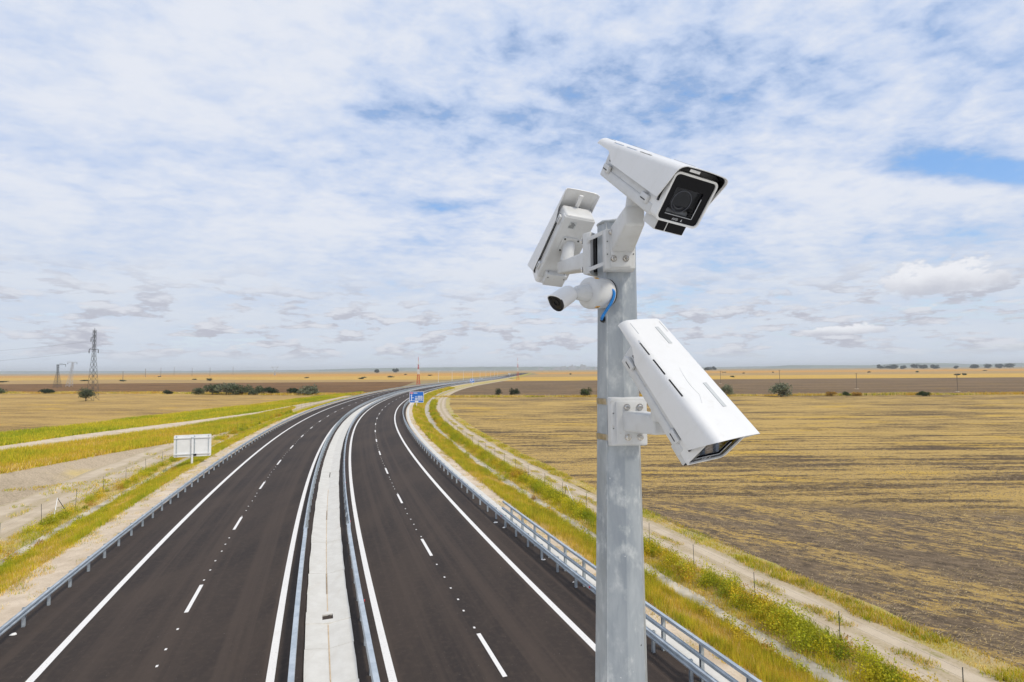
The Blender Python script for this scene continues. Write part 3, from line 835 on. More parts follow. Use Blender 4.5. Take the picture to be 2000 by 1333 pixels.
def pose(yaw, pitch, roll, loc):
    return Matrix.Translation(loc) @ Matrix.Rotation(yaw, 4, 'Z') @ Matrix.Rotation(pitch, 4, 'X') @ Matrix.Rotation(roll, 4, 'Y')
def make_camera(name, M):
    c = empty(name, mat=M)
    # sunshield hood
    bm = bmesh.new(); hood_grid(bm); h = obj('hood', bm, M_WHITE, c, smooth=32)
    sm = h.modifiers.new('thickness', 'SOLIDIFY'); sm.thickness = .0019; sm.offset = -1
    es_ = h.modifiers.new('crisp', 'EDGE_SPLIT'); es_.split_angle = R(34)
    bm = bmesh.new(); hood_grid(bm, .0023, .80, .9985, holes=False)
    ln = obj('visor_lining', bm, M_BLACK, h, smooth=32)
    for x0, t0, t1 in ((-.018, .09, .25), (-.018, .60, .79)):
        bm = bmesh.new()
        a = []
        for t, x in ((t0, x0), (t0, x0 - .011), (t1, x0 - .011), (t1, x0)):
            zt = .0460 + .0458 * t; a.append(Vector((x, -.382 + t * .4025, zt + .0035 * (1 - (x / .07) ** 2) + .0004)))
        hexa(bm, [p - Vector((0, 0, .002)) for p in a], [p + Vector((0, 0, .0004)) for p in a])
        obj('label_strip', bm, M_GREYSTRIP, h)
    for sx in (1, -1):
        bm = bmesh.new()
        a = [Vector((sx * .049, -.368, .0492)), Vector((sx * .0478, -.368, .0492)), Vector((sx * .0478, -.327, .0540)), Vector((sx * .049, -.327, .0540))]
        hexa(bm, [p - Vector((0, 0, .002)) for p in a], [p + Vector((0, 0, .0006)) for p in a])
        obj('groove', bm, M_GREYSTRIP, h)
    # raised crease on top
    bm = bmesh.new(); pts = []
    for k in range(15):
        f = k / 14; t = .46 + .28 * f; x = .012 + (.010 * math.sin(f * 3.0) if f < .8 else .010 * math.sin(2.4) + (f - .8) * .06)
        pts.append((x, -.382 + t * .4025, .0460 + .0458 * t + .0026))
    tube(bm, pts, .0011, 6); obj('crease', bm, M_WHITE, h, smooth=60)
    # housing
    bm = bmesh.new()
    hexa(bm, [(-.060, -.046, -.038), (.060, -.046, -.038), (.060, -.046, .066), (-.060, -.046, .066)],
         [(-.059, -.322, -.038), (.059, -.322, -.038), (.059, -.322, .029), (-.059, -.322, .029)], bevel=.009, seg=3)
    body = obj('housing', bm, M_CAST, c, smooth=40)
    bm = bmesh.new()
    hexa(bm, [(-.0638, -.024, -.0402), (.0638, -.024, -.0402), (.0638, -.024, -.012), (-.0638, -.024, -.012)],
         [(-.0628, -.316, -.0402), (.0628, -.316, -.0402), (.0628, -.316, -.013), (-.0628, -.316, -.013)], bevel=.006, seg=3)
    obj('lower_tray', bm, M_CAST, body, smooth=40)
    for sx in (1, -1):
        for y in (-.062, -.283):
            bm = bmesh.new(); box(bm, (sx * .0655, y, -.012), (.011, .034, .020), bevel=.004); lt = obj('latch', bm, M_CAST, c, smooth=40)
            bm = bmesh.new(); box(bm, (sx * .0707, y, -.0155), (.0016, .022, .0026)); obj('latch_slot', bm, M_DARK, lt)
        bm = bmesh.new(); box(bm, (sx * .0604, -.16, .0068), (.0016, .27, .0035)); obj('dark_strip', bm, M_DARK, body)  # dark strip paints in the shadow under the hood's lower edge
    bm = bmesh.new()
    box(bm, (0, -.345, .030), (.016, .05, .007), bevel=.002); obj('hood_bracket', bm, M_WHITE, c, smooth=40)
    # front
    bm = bmesh.new()
    ring_prism(bm, rrect(-HW, HW, -HB, HT, .014), rrect(-HW + .0048, HW - .0048, -HB + .0048, HT - .0048, .0105), -.056, .0025)
    fr = obj('front_frame', bm, M_WHITE, c, smooth=40)
    wx0, wx1, wz0, wz1 = -.037, .040, -.020, .042
    bm = bmesh.new()
    outer = rrect(-HW + .0046, HW - .0046, -HB + .0046, HT - .0046, .0105); win = rrect(wx0, wx1, wz0, wz1, .002)
    ring_prism(bm, outer, win, -.006, -.001)
    gl = obj('front_glass', bm, M_GLASS, c)
    bm = bmesh.new(); box(bm, ((wx0 + wx1) / 2, -.036, (wz0 + wz1) / 2), (wx1 - wx0 + .01, .004, wz1 - wz0 + .01))
    for a, b_ in (((wx0 - .004, -.02, (wz0 + wz1) / 2), (.006, .03, .07)), ((wx1 + .004, -.02, (wz0 + wz1) / 2), (.006, .03, .07)),
                  ((.0015, -.02, wz0 - .004), (.09, .03, .006)), ((.0015, -.02, wz1 + .004), (.09, .03, .006))): box(bm, a, b_)
    rc = obj('lens_chamber', bm, M_LENS, c)
    bm = bmesh.new(); box(bm, ((wx0 + wx1) / 2, -.0006, wz0), (wx1 - wx0, .0012, .0011)); box(bm, (wx0, -.0006, (wz0 + wz1) / 2 - .006), (.0012, .0012, wz1 - wz0 - .013))
    obj('window_edge', bm, M_INK, gl)
    bm = bmesh.new(); bm.faces.new([bm.verts.new(q) for q in ((wx0, -.0035, wz0), (wx0, -.0035, wz1), (wx1, -.0035, wz1), (wx1, -.0035, wz0))])
    obj('window_pane', bm, M_PANE, gl)
    cx, cz = .003, .011
    def lat(prof, n=28):
        bm = bmesh.new(); prev = None
        for r_, y in prof:
            ring = [bm.verts.new((cx + r_ * math.cos(2 * PI * k / n), y, cz + r_ * math.sin(2 * PI * k / n))) for k in range(n)]
            if prev:
                for k in range(n): bm.faces.new((prev[k], prev[(k + 1) % n], ring[(k + 1) % n], ring[k]))
            prev = ring
        return bm
    lens = obj('lens', lat([(.027, -.034), (.027, -.013), (.0262, -.0115), (.024, -.0115), (.023, -.015), (.019, -.017), (.0185, -.0155), (.017, -.0155), (.0165, -.018), (.012, -.020), (.0118, -.0185), (.0106, -.0185), (.010, -.021)]), M_BARREL, c, smooth=30)
    for r_, y in ((.0252, -.0112), (.0178, -.0152), (.0112, -.0182), (.0070, -.0208)):
        bm = lat([(r_ + .0004, y - .0008), (r_ + .0008, y + .0002), (r_ - .0008, y + .0004), (r_ - .0012, y - .0008)]); obj('lens_ring', bm, M_RING, lens, smooth=60)
    bm = lat([(.010, -.0225), (.0085, -.0205), (.006, -.0192), (.003, -.0185), (.0002, -.0183)]); obj('lens_glass', bm, M_GLASS, lens, smooth=60)
    # maker's mark printed under the window
    cu = bpy.data.curves.new('mark', 'FONT'); cu.body = 'AXIS'; cu.size = .0080; cu.extrude = .0002; cu.align_x = 'CENTER'; cu.shear = .0
    to = bpy.data.objects.new('mark', cu); COL.objects.link(to)
    me = bpy.data.meshes.new_from_object(to.evaluated_get(bpy.context.evaluated_depsgraph_get()))
    bpy.data.objects.remove(to)
    mk = link('printed_mark', me, M_INK, gl)
    me.transform(Matrix(((-1, 0, 0, .006), (0, 0, 1, -.0007), (0, 1, 0, -.0312), (0, 0, 0, 1))))
    bm = bmesh.new(); a = [(-.0105, -.0009, -.0312), (-.0145, -.0009, -.0312), (-.0128, -.0009, -.0245)]
    vs = [bm.verts.new(p) for p in a]; vb = [bm.verts.new((p[0], -.0005, p[2])) for p in a]; bm.faces.new(vb); bm.faces.new(vs[::-1])
    obj('printed_triangle', bm, M_INK, gl)
    bm = bmesh.new(); box(bm, (.018, .0045, .0838), (.028, .0016, .0062), bevel=.0006); obj('visor_rectangle', bm, M_SIGNWHITE, h)  # small white rectangle on the black visor
    bm = bmesh.new(); prism(bm, [(-.066, .0), (.066, .0), (.066, .078), (.056, .0865), (-.056, .0865), (-.066, .078)], -.016, -.012)
    obj('visor_plate', bm, M_BLACK, h)
    # illuminator under the front
    bm = bmesh.new(); box(bm, (0, -.0373, -.0525), (.0858, .0558, .0267), bevel=.003)
    ir = obj('illuminator', bm, M_CAST, c, smooth=40)
    for x0, x1 in ((.0142, .0405), (-.0405, .0112)):
        bm = bmesh.new(); prism(bm, rrect(x0, x1, -.0635, -.0415, .0018, 3), -.0104, -.0088); obj('illuminator_window', bm, M_GLASS, ir)
    bm = bmesh.new()
    for x in (-.034, .034):
        tube(bm, [(x, -.050, -.0655), (x, -.050, -.0664)], .0026, 10); tube(bm, [(x, -.0648, -.050), (x, -.0658, -.050)], .0026, 10)
    obj('illuminator_screws', bm, M_DARK, ir)
    # foot of the mount below the housing
    bm = bmesh.new(); prism(bm, rrect(-.034, .034, -.232, -.166, .008, 3), 0, 1)
    for v in bm.verts: x, y, z = v.co; v.co = (x, z, -.0395 - .007 * y)
    ft = obj('mount_foot', bm, M_CAST, c, smooth=40)
    bm = bmesh.new()
    for x in (-.027, .027):
        for y in (-.225, -.173): tube(bm, [(x, y, -.046), (x, y, -.0485)], .0036, 10)
    obj('foot_screws', bm, M_DARK, ft)
    bm = bmesh.new(); prism(bm, rrect(-.034, -.006, -.300, -.268, .001, 2), 0, 1)
    for v in bm.verts: x, y, z = v.co; v.co = (x, z, -.0400 - .0006 * y)
    lb = obj('rating_label', bm, M_GREYSTRIP, c)
    bm = bmesh.new()
    for k in range(6): box(bm, (-.020 + random.uniform(-.003, .003), -.273 - k * .0042, -.0409), (.018 + random.uniform(-.006, .004), .0014, .0006))
    obj('label_print', bm, M_DARK, lb)
    return c
poses = [pose(-2.8072, -0.6468, -0.1354, (0.3948, 1.2308, 10.0673)), pose(0.4075, -0.6803, 0.1054, (0.1487, 2.1926, 10.0747)), pose(-2.5776, -0.8799, 0.134, (0.4614, 1.2636, 9.507))]
cam1 = make_camera('security_camera', poses[0])
cams = [cam1]
for Mx in poses[1:]:
    c = copy_tree(cam1); c.matrix_world = Mx; cams.append(c)
tag(cams[0], 'white box camera on top of the mast, black glass front facing the viewer', 'camera', 'box cameras on the mast')
tag(cams[1], 'white box camera on the mast seen from behind, pointing away down the road', 'camera', 'box cameras on the mast')
tag(cams[2], 'white box camera low on the mast, seen from above, pointing steeply down', 'camera', 'box cameras on the mast')

def mount(c, M, arm, neck_to, plate, bolts, normal):
    inv = M.inverted()
    foot = M @ Vector((0, -.2, -.044))
    bm = bmesh.new(); neck_to = Vector(neck_to)
    tube(bm, [foot + (foot - neck_to) * .12, foot, (foot * .45 + neck_to * .55), neck_to], [.021, .0235, .0235, .0255], 20)
    obj('neck', bm, M_CAST, c, smooth=40, inv=inv)
    bm = bmesh.new(); hexa(bm, arm[0], arm[1], bevel=.007, seg=3)
    ar = obj('arm', bm, M_CAST, c, smooth=40, inv=inv)
    return ar, inv
def quad(cx, cy, cz, w, h, ax=Vector((1, 0, 0))):
    p = Vector((cx, cy, cz)); z = Vector((0, 0, 1))
    return [p - ax * w / 2 - z * h / 2, p + ax * w / 2 - z * h / 2, p + ax * w / 2 + z * h / 2, p - ax * w / 2 + z * h / 2]
def plate_on(c, inv, ctr, n, w, h, th, bolts, inner=(.66, .80)):
    """cast wall plate with a raised inner plate and bolts; n = outward normal"""
    n = Vector(n).normalized(); x = Vector((-n.y, n.x, 0)).normalized(); ctr = Vector(ctr)
    F = Matrix(((x.x, -n.x, 0, ctr.x), (x.y, -n.y, 0, ctr.y), (0, 0, 1, ctr.z), (0, 0, 0, 1)))   # local y points into the mast
    bm = bmesh.new()
    hexa(bm, [F @ Vector(p) for p in ((-w * .47, 0, -h * .46), (w * .47, 0, -h * .46), (w * .47, 0, h * .48), (-w * .47, 0, h * .48))],
         [F @ Vector(p) for p in ((-w / 2, th, -h / 2), (w / 2, th, -h / 2), (w / 2, th, h / 2), (-w / 2, th, h / 2))], bevel=.004, seg=2)
    pl_ = obj('wall_plate', bm, M_CAST, c, smooth=40, inv=inv)
    bm = bmesh.new(); iw, ih = w * inner[0], h * inner[1]
    box(bm, (0, -.003, 0), (iw, .010, ih), mat=F, bevel=.004)
    obj('raised_plate', bm, M_CAST, pl_, smooth=40, inv=inv)
    for bx, bz in bolts:
        bm = bmesh.new(); p = F @ Vector((bx, -.008, bz)); bolt(bm, p, n)
        obj('bolt', bm, M_CHROME, pl_, smooth=30, inv=inv)
    bm = bmesh.new()
    for bx in (-w * .41, w * .41):
        for bz in (-h * .12, h * .18): tube(bm, [F @ Vector((bx, .001, bz)), F @ Vector((bx, -.0012, bz))], .0018, 8)
    obj('drain_hole', bm, M_DARK, pl_, inv=inv)
    return F
# top camera
ar, inv = mount(cams[0], poses[0], (quad(.3195, 1.383, 10.095, .052, .052), quad(.3225, 1.560, 10.076, .066, .080)), (.3215, 1.412, 10.10), None, None, None)
plate_on(cams[0], inv, (.3165, 1.560, 10.047), (0, -1, 0), .092, .125, .040, [(-.0215, -.030), (.0135, -.030), (-.0265, .047), (.0265, .047)], inner=(.64, .86))
bm = bmesh.new(); box(bm, (.333, 1.388, 10.080), (.010, .002, .0045), bevel=.0008); obj('rust_mark', bm, M_STRAP, ar, inv=inv)
# rear camera
nb = Vector((-.80, .60, 0)); tb = Vector((.60, .80, 0))
ctr = pole_c(10.055) + nb * .092
ar, inv = mount(cams[1], poses[1], (quad(.200, 2.045, 10.083, .056, .046, Vector((.99, .1, 0))), quad(ctr.x, ctr.y, 10.040, .062, .056, Vector((.8, .6, 0)))), (.2065, 2.018, 10.10), None, None, None)
F = plate_on(cams[1], inv, ctr, nb, .105, .135, .030, [(-.03, -.045), (.03, -.045), (-.03, .045), (.03, .045)], inner=(.6, .85))
bm = bmesh.new(); box(bm, (0, .034, 0), (.07, .012, .115), mat=F); obj('gap_shade_block', bm, M_DARK, cams[1], inv=inv)  # dark block stands in for the shaded gap between plate and mast
for dz in (-.047, .047):
    bm = bmesh.new(); z0 = 10.055 + dz
    a = pole_c(z0) + nb * .060 - tb * .053; b_ = pole_c(z0) + Vector((-.055, -.068, 0))
    bar(bm, a + Vector((-.008, 0, -.006)), b_ + Vector((.012, 0, .004)), .004, .012, bevel=.001)
    bar(bm, a + Vector((-.008, 0, -.006)), a + Vector((.0, .012, -.006)), .010, .020, bevel=.001)
    obj('strap', bm, M_CAST, cams[1], inv=inv)
# low camera
ar, inv = mount(cams[2], poses[2], (quad(.392, 1.425, 9.552, .052, .050, Vector((.95, .3, 0))), quad(.345, 1.565, 9.551, .066, .058)), (.386, 1.425, 9.57), None, None, None)
plate_on(cams[2], inv, (.3345, 1.566, 9.5465), (.06, -1, 0), .112, .143, .034, [(-.0085, .044), (.029, .044), (-.0065, -.042), (.029, -.042)], inner=(.70, .86))
for dz in (.057, -.047):
    bm = bmesh.new(); z0 = 9.5465 + dz; prev = None
    for k in range(9):
        for d in (-2.3, 0, 2.3):
            phi = 14.5 - 45 * k + d
            if phi > 20 or phi < -330: continue
    ring = []
    for k in range(8):
        for d in (2.4, -2.4):
            phi = 14.5 - 45 * k + d
            ring.append(phi)
    pts = [pole_c(z0) + pdir(p) * (prad(z0) * math.cos(R(22.5)) / math.cos(R(20.1)) + .0022) for p in ring]
    h2 = .0085
    lo = [bm.verts.new(p - Vector((0, 0, h2))) for p in pts]; hi = [bm.verts.new(p + Vector((0, 0, h2))) for p in pts]
    lo2 = [bm.verts.new(p - Vector((0, 0, h2)) + (pole_c(z0) - p).normalized() * .0016) for p in pts]; hi2 = [bm.verts.new(p + Vector((0, 0, h2)) + (pole_c(z0) - p).normalized() * .0016) for p in pts]
    nn = len(pts)
    for i in range(nn):
        j = (i + 1) % nn
        bm.faces.new((lo[i], lo[j], hi[j], hi[i])); bm.faces.new((lo2[j], lo2[i], hi2[i], hi2[j]))
        bm.faces.new((hi[i], hi[j], hi2[j], hi2[i])); bm.faces.new((lo[j], lo[i], lo2[i], lo2[j]))
    obj('band', bm, M_STRAP, cams[2], smooth=30, inv=inv)

# ------------------------------------------------------------------ small bullet camera and its cable
nB = Vector((-.80, -.58, -.06)).normalized()
bc = pole_c(9.929) + nB * .088
ax = nB
Mb = Matrix.Translation(bc)
bul = empty('bullet_camera', tuple(bc))
tag(bul, 'small white bullet camera with black face on a round box on the mast', 'camera')
inv = Mb.inverted()
def lathe(bm, o, d, prof, n=28):
    x, d, z = frame(d); prev = None; o = Vector(o)
    for r_, y in prof:
        ring = [bm.verts.new(o + d * y + (x * math.cos(2 * PI * k / n) + z * math.sin(2 * PI * k / n)) * max(r_, .0002)) for k in range(n)]
        if prev:
            for k in range(n): bm.faces.new((prev[k], prev[(k + 1) % n], ring[(k + 1) % n], ring[k]))
        prev = ring
bm = bmesh.new(); lathe(bm, bc, nB, [(.0, -.038), (.044, -.038), (.0455, -.030), (.0465, .028), (.045, .034), (.041, .0375), (.030, .040), (.0, .041)], 36)
obj('back_box', bm, M_CAST, bul, smooth=35, inv=inv)
bm = bmesh.new(); lathe(bm, bc, nB, [(.0430, -.040), (.0452, -.040), (.0452, -.0365), (.0430, -.0365)], 36); obj('dark_strip', bm, M_DARK, bul, smooth=35, inv=inv)  # gasket ring at the back of the box
bm = bmesh.new(); lathe(bm, bc + nB * .039, nB, [(.0, 0), (.026, 0), (.0255, .004), (.0235, .022), (.021, .036), (.018, .044), (.0, .047)]); obj('knuckle', bm, M_CAST, bul, smooth=35, inv=inv)
k_end = bc + nB * .078
face = Vector((.1235, 1.500, 9.884)); axd = (face - k_end).normalized()
axd = Vector((-.70, -.50, -.51)).normalized()
back = face - axd * .066
bm = bmesh.new(); lathe(bm, back, axd, [(.0, -.004), (.014, -.003), (.022, .002), (.0255, .010), (.0268, .062), (.0262, .066), (.0250, .066), (.0245, .060)])
obj('barrel', bm, M_WHITE, bul, smooth=35, inv=inv)
bm = bmesh.new(); tube(bm, [k_end - nB * .012, back + axd * .012], [.017, .016], 18); obj('joint', bm, M_CAST, bul, smooth=35, inv=inv)
bm = bmesh.new(); lathe(bm, face - axd * .006, axd, [(.0, 0), (.0262, 0), (.0268, .0064), (.0255, .0085), (.021, .009), (.0195, .006), (.012, .0055), (.011, .008), (.007, .008), (.006, .005), (.0, .005)])
obj('black_face', bm, M_BLACK, bul, smooth=30, inv=inv)
# peaked sun brim over the face
x_, d_, z_ = frame(axd); bm = bmesh.new(); prev = None
for k in range(17):
    a = R(15 + 150 * k / 16); rad_ = .0277
    q = x_ * math.cos(a) + z_ * math.sin(a); reach = .0665 + .010 * max(0, math.sin(a)) ** 2
    ring = [bm.verts.new(back + axd * .028 + q * rad_), bm.verts.new(back + axd * reach + q * (rad_ + .001)), bm.verts.new(back + axd * reach + q * (rad_ - .0015)), bm.verts.new(back + axd * .028 + q * (rad_ - .0022))]
    if prev:
        for i in range(4): bm.faces.new((prev[i], prev[(i + 1) % 4], ring[(i + 1) % 4], ring[i]))
    else: bm.faces.new(ring)
    prev = ring
bm.faces.new(prev[::-1]); obj('brim', bm, M_WHITE, bul, smooth=35, inv=inv)
bm = bmesh.new(); prev = None
for k in range(13):
    a = R(20 + 140 * k / 12); q = x_ * math.cos(a) + z_ * math.sin(a); reach = .0662 + .010 * max(0, math.sin(a)) ** 2
    ring = [bm.verts.new(back + axd * .064 + q * .0259), bm.verts.new(back + axd * reach + q * .0259)]
    if prev: bm.faces.new((prev[0], prev[1], ring[1], ring[0]))
    prev = ring
obj('brim_lining', bm, M_BLACK, bul, smooth=35, inv=inv)
# orange stickers on the box
for px_, tilt in ((R(62), 0), (R(-66), .3)):
    x2, d2, z2 = frame(nB); q = (z2 * math.sin(px_) + x2 * math.cos(px_) * -1)
    t2 = nB.cross(q).normalized(); o = bc + nB * .0185 + q * .0468
    bm = bmesh.new(); a = [o - nB * .008 - t2 * .004, o + nB * .008 - t2 * .004, o + nB * .008 + t2 * .004, o - nB * .008 + t2 * .004]
    hexa(bm, [p - q * .002 for p in a], [p + q * .0004 for p in a]); lb = obj('sticker', bm, M_LABEL, bul, inv=inv)
    a = [o - nB * .003 - t2 * .002, o + nB * .003 - t2 * .002, o + nB * .003 + t2 * .002, o - nB * .003 + t2 * .002]
    bm = bmesh.new(); hexa(bm, a, [p + q * .0007 for p in a]); obj('sticker_print', bm, M_DARK, lb, inv=inv)
def ray_pt(pxx, pyy, Y):
    d = fw + rr * ((pxx - 1000) / 1060) - uu * ((pyy - 666.5) / 1060)
    return Vector((0, 0, CAM_H)) + d * (Y / d.y)
cab_pts = [(1184, 568, 1.588), (1191, 566.5, 1.580), (1197, 567.5, 1.576), (1199.5, 573, 1.574), (1198, 582, 1.574), (1193, 593, 1.576), (1186, 604, 1.578), (1179.5, 614, 1.582), (1175.5, 622, 1.586)]
pp = [ray_pt(*q) for q in cab_pts] + [hole_p + pdir(-46) * .004, hole_p - pdir(-46) * .01]
# smooth the path
def catmull(P, m=6):
    out = []
    for i in range(len(P) - 1):
        a, b, c, d = P[max(i - 1, 0)], P[i], P[i + 1], P[min(i + 2, len(P) - 1)]
        for k in range(m):
            t = k / m; out.append(.5 * ((2 * b) + (c - a) * t + (2 * a - 5 * b + 4 * c - d) * t * t + (3 * b - a - 3 * c + d) * t ** 3))
    return out + [P[-1]]
bm = bmesh.new(); tube(bm, catmull(pp), .0044, 10)
cbl = obj('network_cable', bm, M_BLUE, None, smooth=50)
tag(cbl, 'blue network cable looping from the bullet camera box into the mast', 'cable')

# ------------------------------------------------------------------ grass, weeds, clods
def blades(P, hgt, wid, colr, k=4, spread=.12, lean=.35, seed=1):
    """P: (n,3) tuft feet; returns vertices, triangles, colours for k blades each"""
    g = np.random.default_rng(seed); n = len(P)
    B = np.repeat(P, k, 0); H = np.repeat(hgt, k) * g.uniform(.55, 1.1, n * k); Wd = np.repeat(np.broadcast_to(wid, n), k)
    C = np.repeat(colr, k, 0) * g.uniform(.75, 1.2, (n * k, 1))
    B = B + np.stack([g.normal(0, spread, n * k), g.normal(0, spread, n * k), np.zeros(n * k)], -1)
    a = g.uniform(0, 2 * PI, n * k); d = np.stack([np.cos(a), np.sin(a), 0 * a], -1)
    b = g.uniform(0, 2 * PI, n * k); e = np.stack([np.cos(b), np.sin(b), 0 * b], -1) * (g.uniform(.1, 1, n * k) * lean * H)[:, None]
    tip = B + e; tip[:, 2] += H
    V = np.stack([B - d * Wd[:, None] / 2, B + d * Wd[:, None] / 2, tip], 1).reshape(-1, 3)
    T = np.arange(len(V)).reshape(-1, 3)
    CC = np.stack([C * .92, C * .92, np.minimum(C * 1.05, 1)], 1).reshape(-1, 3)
    return V, T, CC
def mixcol(n, cols, wts, seed, field=None):
    g = np.random.default_rng(seed); cols = np.array(cols); wts = np.array(wts, float); wts /= wts.sum()
    if field is None: r = g.random(n)
    else: r = np.clip(field + g.normal(0, .16, n), 0, .9999)
    idx = np.searchsorted(np.cumsum(wts), r); idx = np.clip(idx, 0, len(cols) - 1)
    return cols[idx] * g.uniform(.85, 1.12, (n, 1))
def vnoise(x, y, seed=0):
    """smooth value noise 0..1"""
    g = np.random.default_rng(seed); G = g.random((64, 64))
    xi = np.floor(x).astype(int); yi = np.floor(y).astype(int); fx = x - xi; fy = y - yi
    fx = fx * fx * (3 - 2 * fx); fy = fy * fy * (3 - 2 * fy)
    a = G[xi % 64, yi % 64]; b = G[(xi + 1) % 64, yi % 64]; c = G[xi % 64, (yi + 1) % 64]; d = G[(xi + 1) % 64, (yi + 1) % 64]
    return (a * (1 - fx) + b * fx) * (1 - fy) + (c * (1 - fx) + d * fx) * fy
YG, GG, DY, ST, BR = (.62, .54, .04), (.35, .41, .025), (.72, .50, .065), (.86, .66, .30), (.48, .29, .06)
def road_scatter(n, s0, s1, u0, u1, zf, seed, power=1.6):
    g = np.random.default_rng(seed)
    s = s0 + (s1 - s0) * g.random(n) ** power; u = g.uniform(u0, u1, n)
    return s, u, rp(s, u, zf(u))
def grass_obj(name, label, parts):
    V, T, C, off = [], [], [], 0
    for v, t, c in parts: V.append(v); T.append(t + off); C.append(c); off += len(v)
    o = tri_mesh(name, np.concatenate(V), np.concatenate(T), M_LEAF, np.concatenate(C))
    return tag(o, label, 'grass', kind='stuff')
def zslope_r(u): return np.interp(u, [12.7, 14.2, 15.5, 16.7, 17.6, 19], [-.14, -.62, -1.02, -1.02, -.95, -1.02])
def zslope_l(u): return np.interp(u, [-19.6, -18.6, -17.8, -16.8, -15.2, -13.7], [-1.03, -.97, -1.02, -1.02, -.63, -.17])
parts = []
for n, s0, s1, h, w, sd_ in ((42000, 4, 75, .46, .024, 3), (18000, 75, 320, .6, .085, 4)):
    s, u, P = road_scatter(n, s0, s1, 12.6, 15.35, zslope_r, sd_, 1.35)
    f = vnoise(s * .22, u * .8 + 9, 2) * .6 + vnoise(s * 1.1, u * 1.4, 3) * .4
    keep = rng.random(n) < np.clip(.35 + (u - 12.6) * 1.2, 0, 1); P, f = P[keep], f[keep]
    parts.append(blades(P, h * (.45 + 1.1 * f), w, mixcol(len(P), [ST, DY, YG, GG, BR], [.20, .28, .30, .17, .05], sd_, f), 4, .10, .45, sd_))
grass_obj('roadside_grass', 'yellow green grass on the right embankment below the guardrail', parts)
parts = []
for n, s0, s1, h, w, sd_ in ((36000, 12, 85, .40, .028, 13), (15000, 85, 320, .55, .085, 14)):
    s, u, P = road_scatter(n, s0, s1, -16.6, -13.6, zslope_l, sd_, 1.25)
    f = vnoise(s * .22, u * .8 + 9, 12) * .6 + vnoise(s * 1.1, u * 1.4, 13) * .4
    keep = rng.random(n) < np.clip(.3 + (-13.6 - u) * 1.3, 0, 1); P, f = P[keep], f[keep]
    parts.append(blades(P, h * (.6 + .8 * f), w, mixcol(len(P), [ST, DY, YG, GG], [.10, .22, .40, .28], sd_, f), 4, .10, .45, sd_))
grass_obj('roadside_grass', 'green and yellow grass on the left embankment beside the sandy verge', parts)
parts = []
for n, s0, s1, u0, u1, h, sd_ in ((16000, 4, 110, 16.5, 18.9, .26, 111), (7000, 4, 120, 21.6, 23.0, .12, 112), (9000, 15, 140, -19.6, -17.6, .24, 113)):
    s, u, P = road_scatter(n, s0, s1, u0, u1, zslope_r if u0 < 20 and u0 > 0 else (zslope_l if u0 < 0 else (lambda u: np.full(np.shape(u), -1.0))), sd_, 1.5)
    f = vnoise(s * .4, u * .9, sd_)
    parts.append(blades(P, h * (.5 + f), .026, mixcol(len(P), [ST, DY, YG, GG], [.36, .26, .25, .13], sd_, f), 4, .13, .7, sd_))
grass_obj('dry_grass', 'short dry grass along both ditches and the field margin', parts)
# grass of the yellow bank and the green band
def between(a, b, n, seed, z, k=.0):
    g = np.random.default_rng(seed); m = len(a)
    t = (g.random(n) ** .8) * (m - 1.001); i = t.astype(int); f = (t - i)[:, None]
    A2 = a[i] * (1 - f) + a[i + 1] * f; B2 = b[i] * (1 - f) + b[i + 1] * f; w = g.random(n)[:, None]
    q = A2 * (1 - w) + B2 * w
    return np.concatenate([q, np.full((n, 1), z)], 1), w[:, 0]
P, w = between(RA, RB, 30000, 21, -1.02)
f = vnoise(P[:, 0] * .18, P[:, 1] * .10, 5) * .7 + vnoise(P[:, 0] * .8, P[:, 1] * .5, 6) * .3
grass_obj('bank_grass', 'tall yellow grass on the bank below the dirt road', [blades(P, .75 * (.6 + .7 * f), .085, mixcol(len(P), [ST, DY, YG, GG], [.10, .34, .40, .16], 22, f), 4, .3, .5, 23)])
P, w = between(RC, RD, 26000, 31, -1.02)
f = vnoise(P[:, 0] * .15, P[:, 1] * .08, 7) * .7 + vnoise(P[:, 0] * .8, P[:, 1] * .5, 8) * .3
grass_obj('band_grass', 'green grass band between the dirt road and the pale stubble field', [blades(P, .6 * (.6 + .7 * f), .11, mixcol(len(P), [DY, YG, GG], [.20, .48, .32], 32, f), 4, .35, .5, 33)])
def edge_grass(name, label, P0, w, n, seed, xr):
    g = np.random.default_rng(seed); x = g.uniform(xr[0], xr[1], n); P0 = np.array(sorted(P0))
    y = np.interp(x, P0[:, 0], P0[:, 1]) + g.normal(w * .5, w * .30, n)
    f = vnoise(x * .06, y * .3, seed); k = g.random(n) < .25 + .9 * f; x, y, f = x[k], y[k], f[k]
    P = np.stack([x, y, np.full(len(x), -1.03)], -1)
    return grass_obj(name, label, [blades(P, .9 * (.4 + f), .16, mixcol(len(P), [(.55, .30, .07), DY, ST, YG, (.20, .22, .04)], [.2, .3, .2, .2, .1], seed, vnoise(x * .11 + 3, y * .4, seed + 1)), 4, .5, .6, seed)])
edge_grass('edge_grass', 'ragged dry grass along the far edge of the right stubble field', EDGE_R, 6.0, 9000, 121, (-35, 235))
edge_grass('edge_grass', 'ragged dry grass along the far edge of the left stubble field', [(-700, 339), (-270, 286), (-179, 271), (-101, 243), (-60, 240)], 9.0, 11000, 131, (-330, -62))
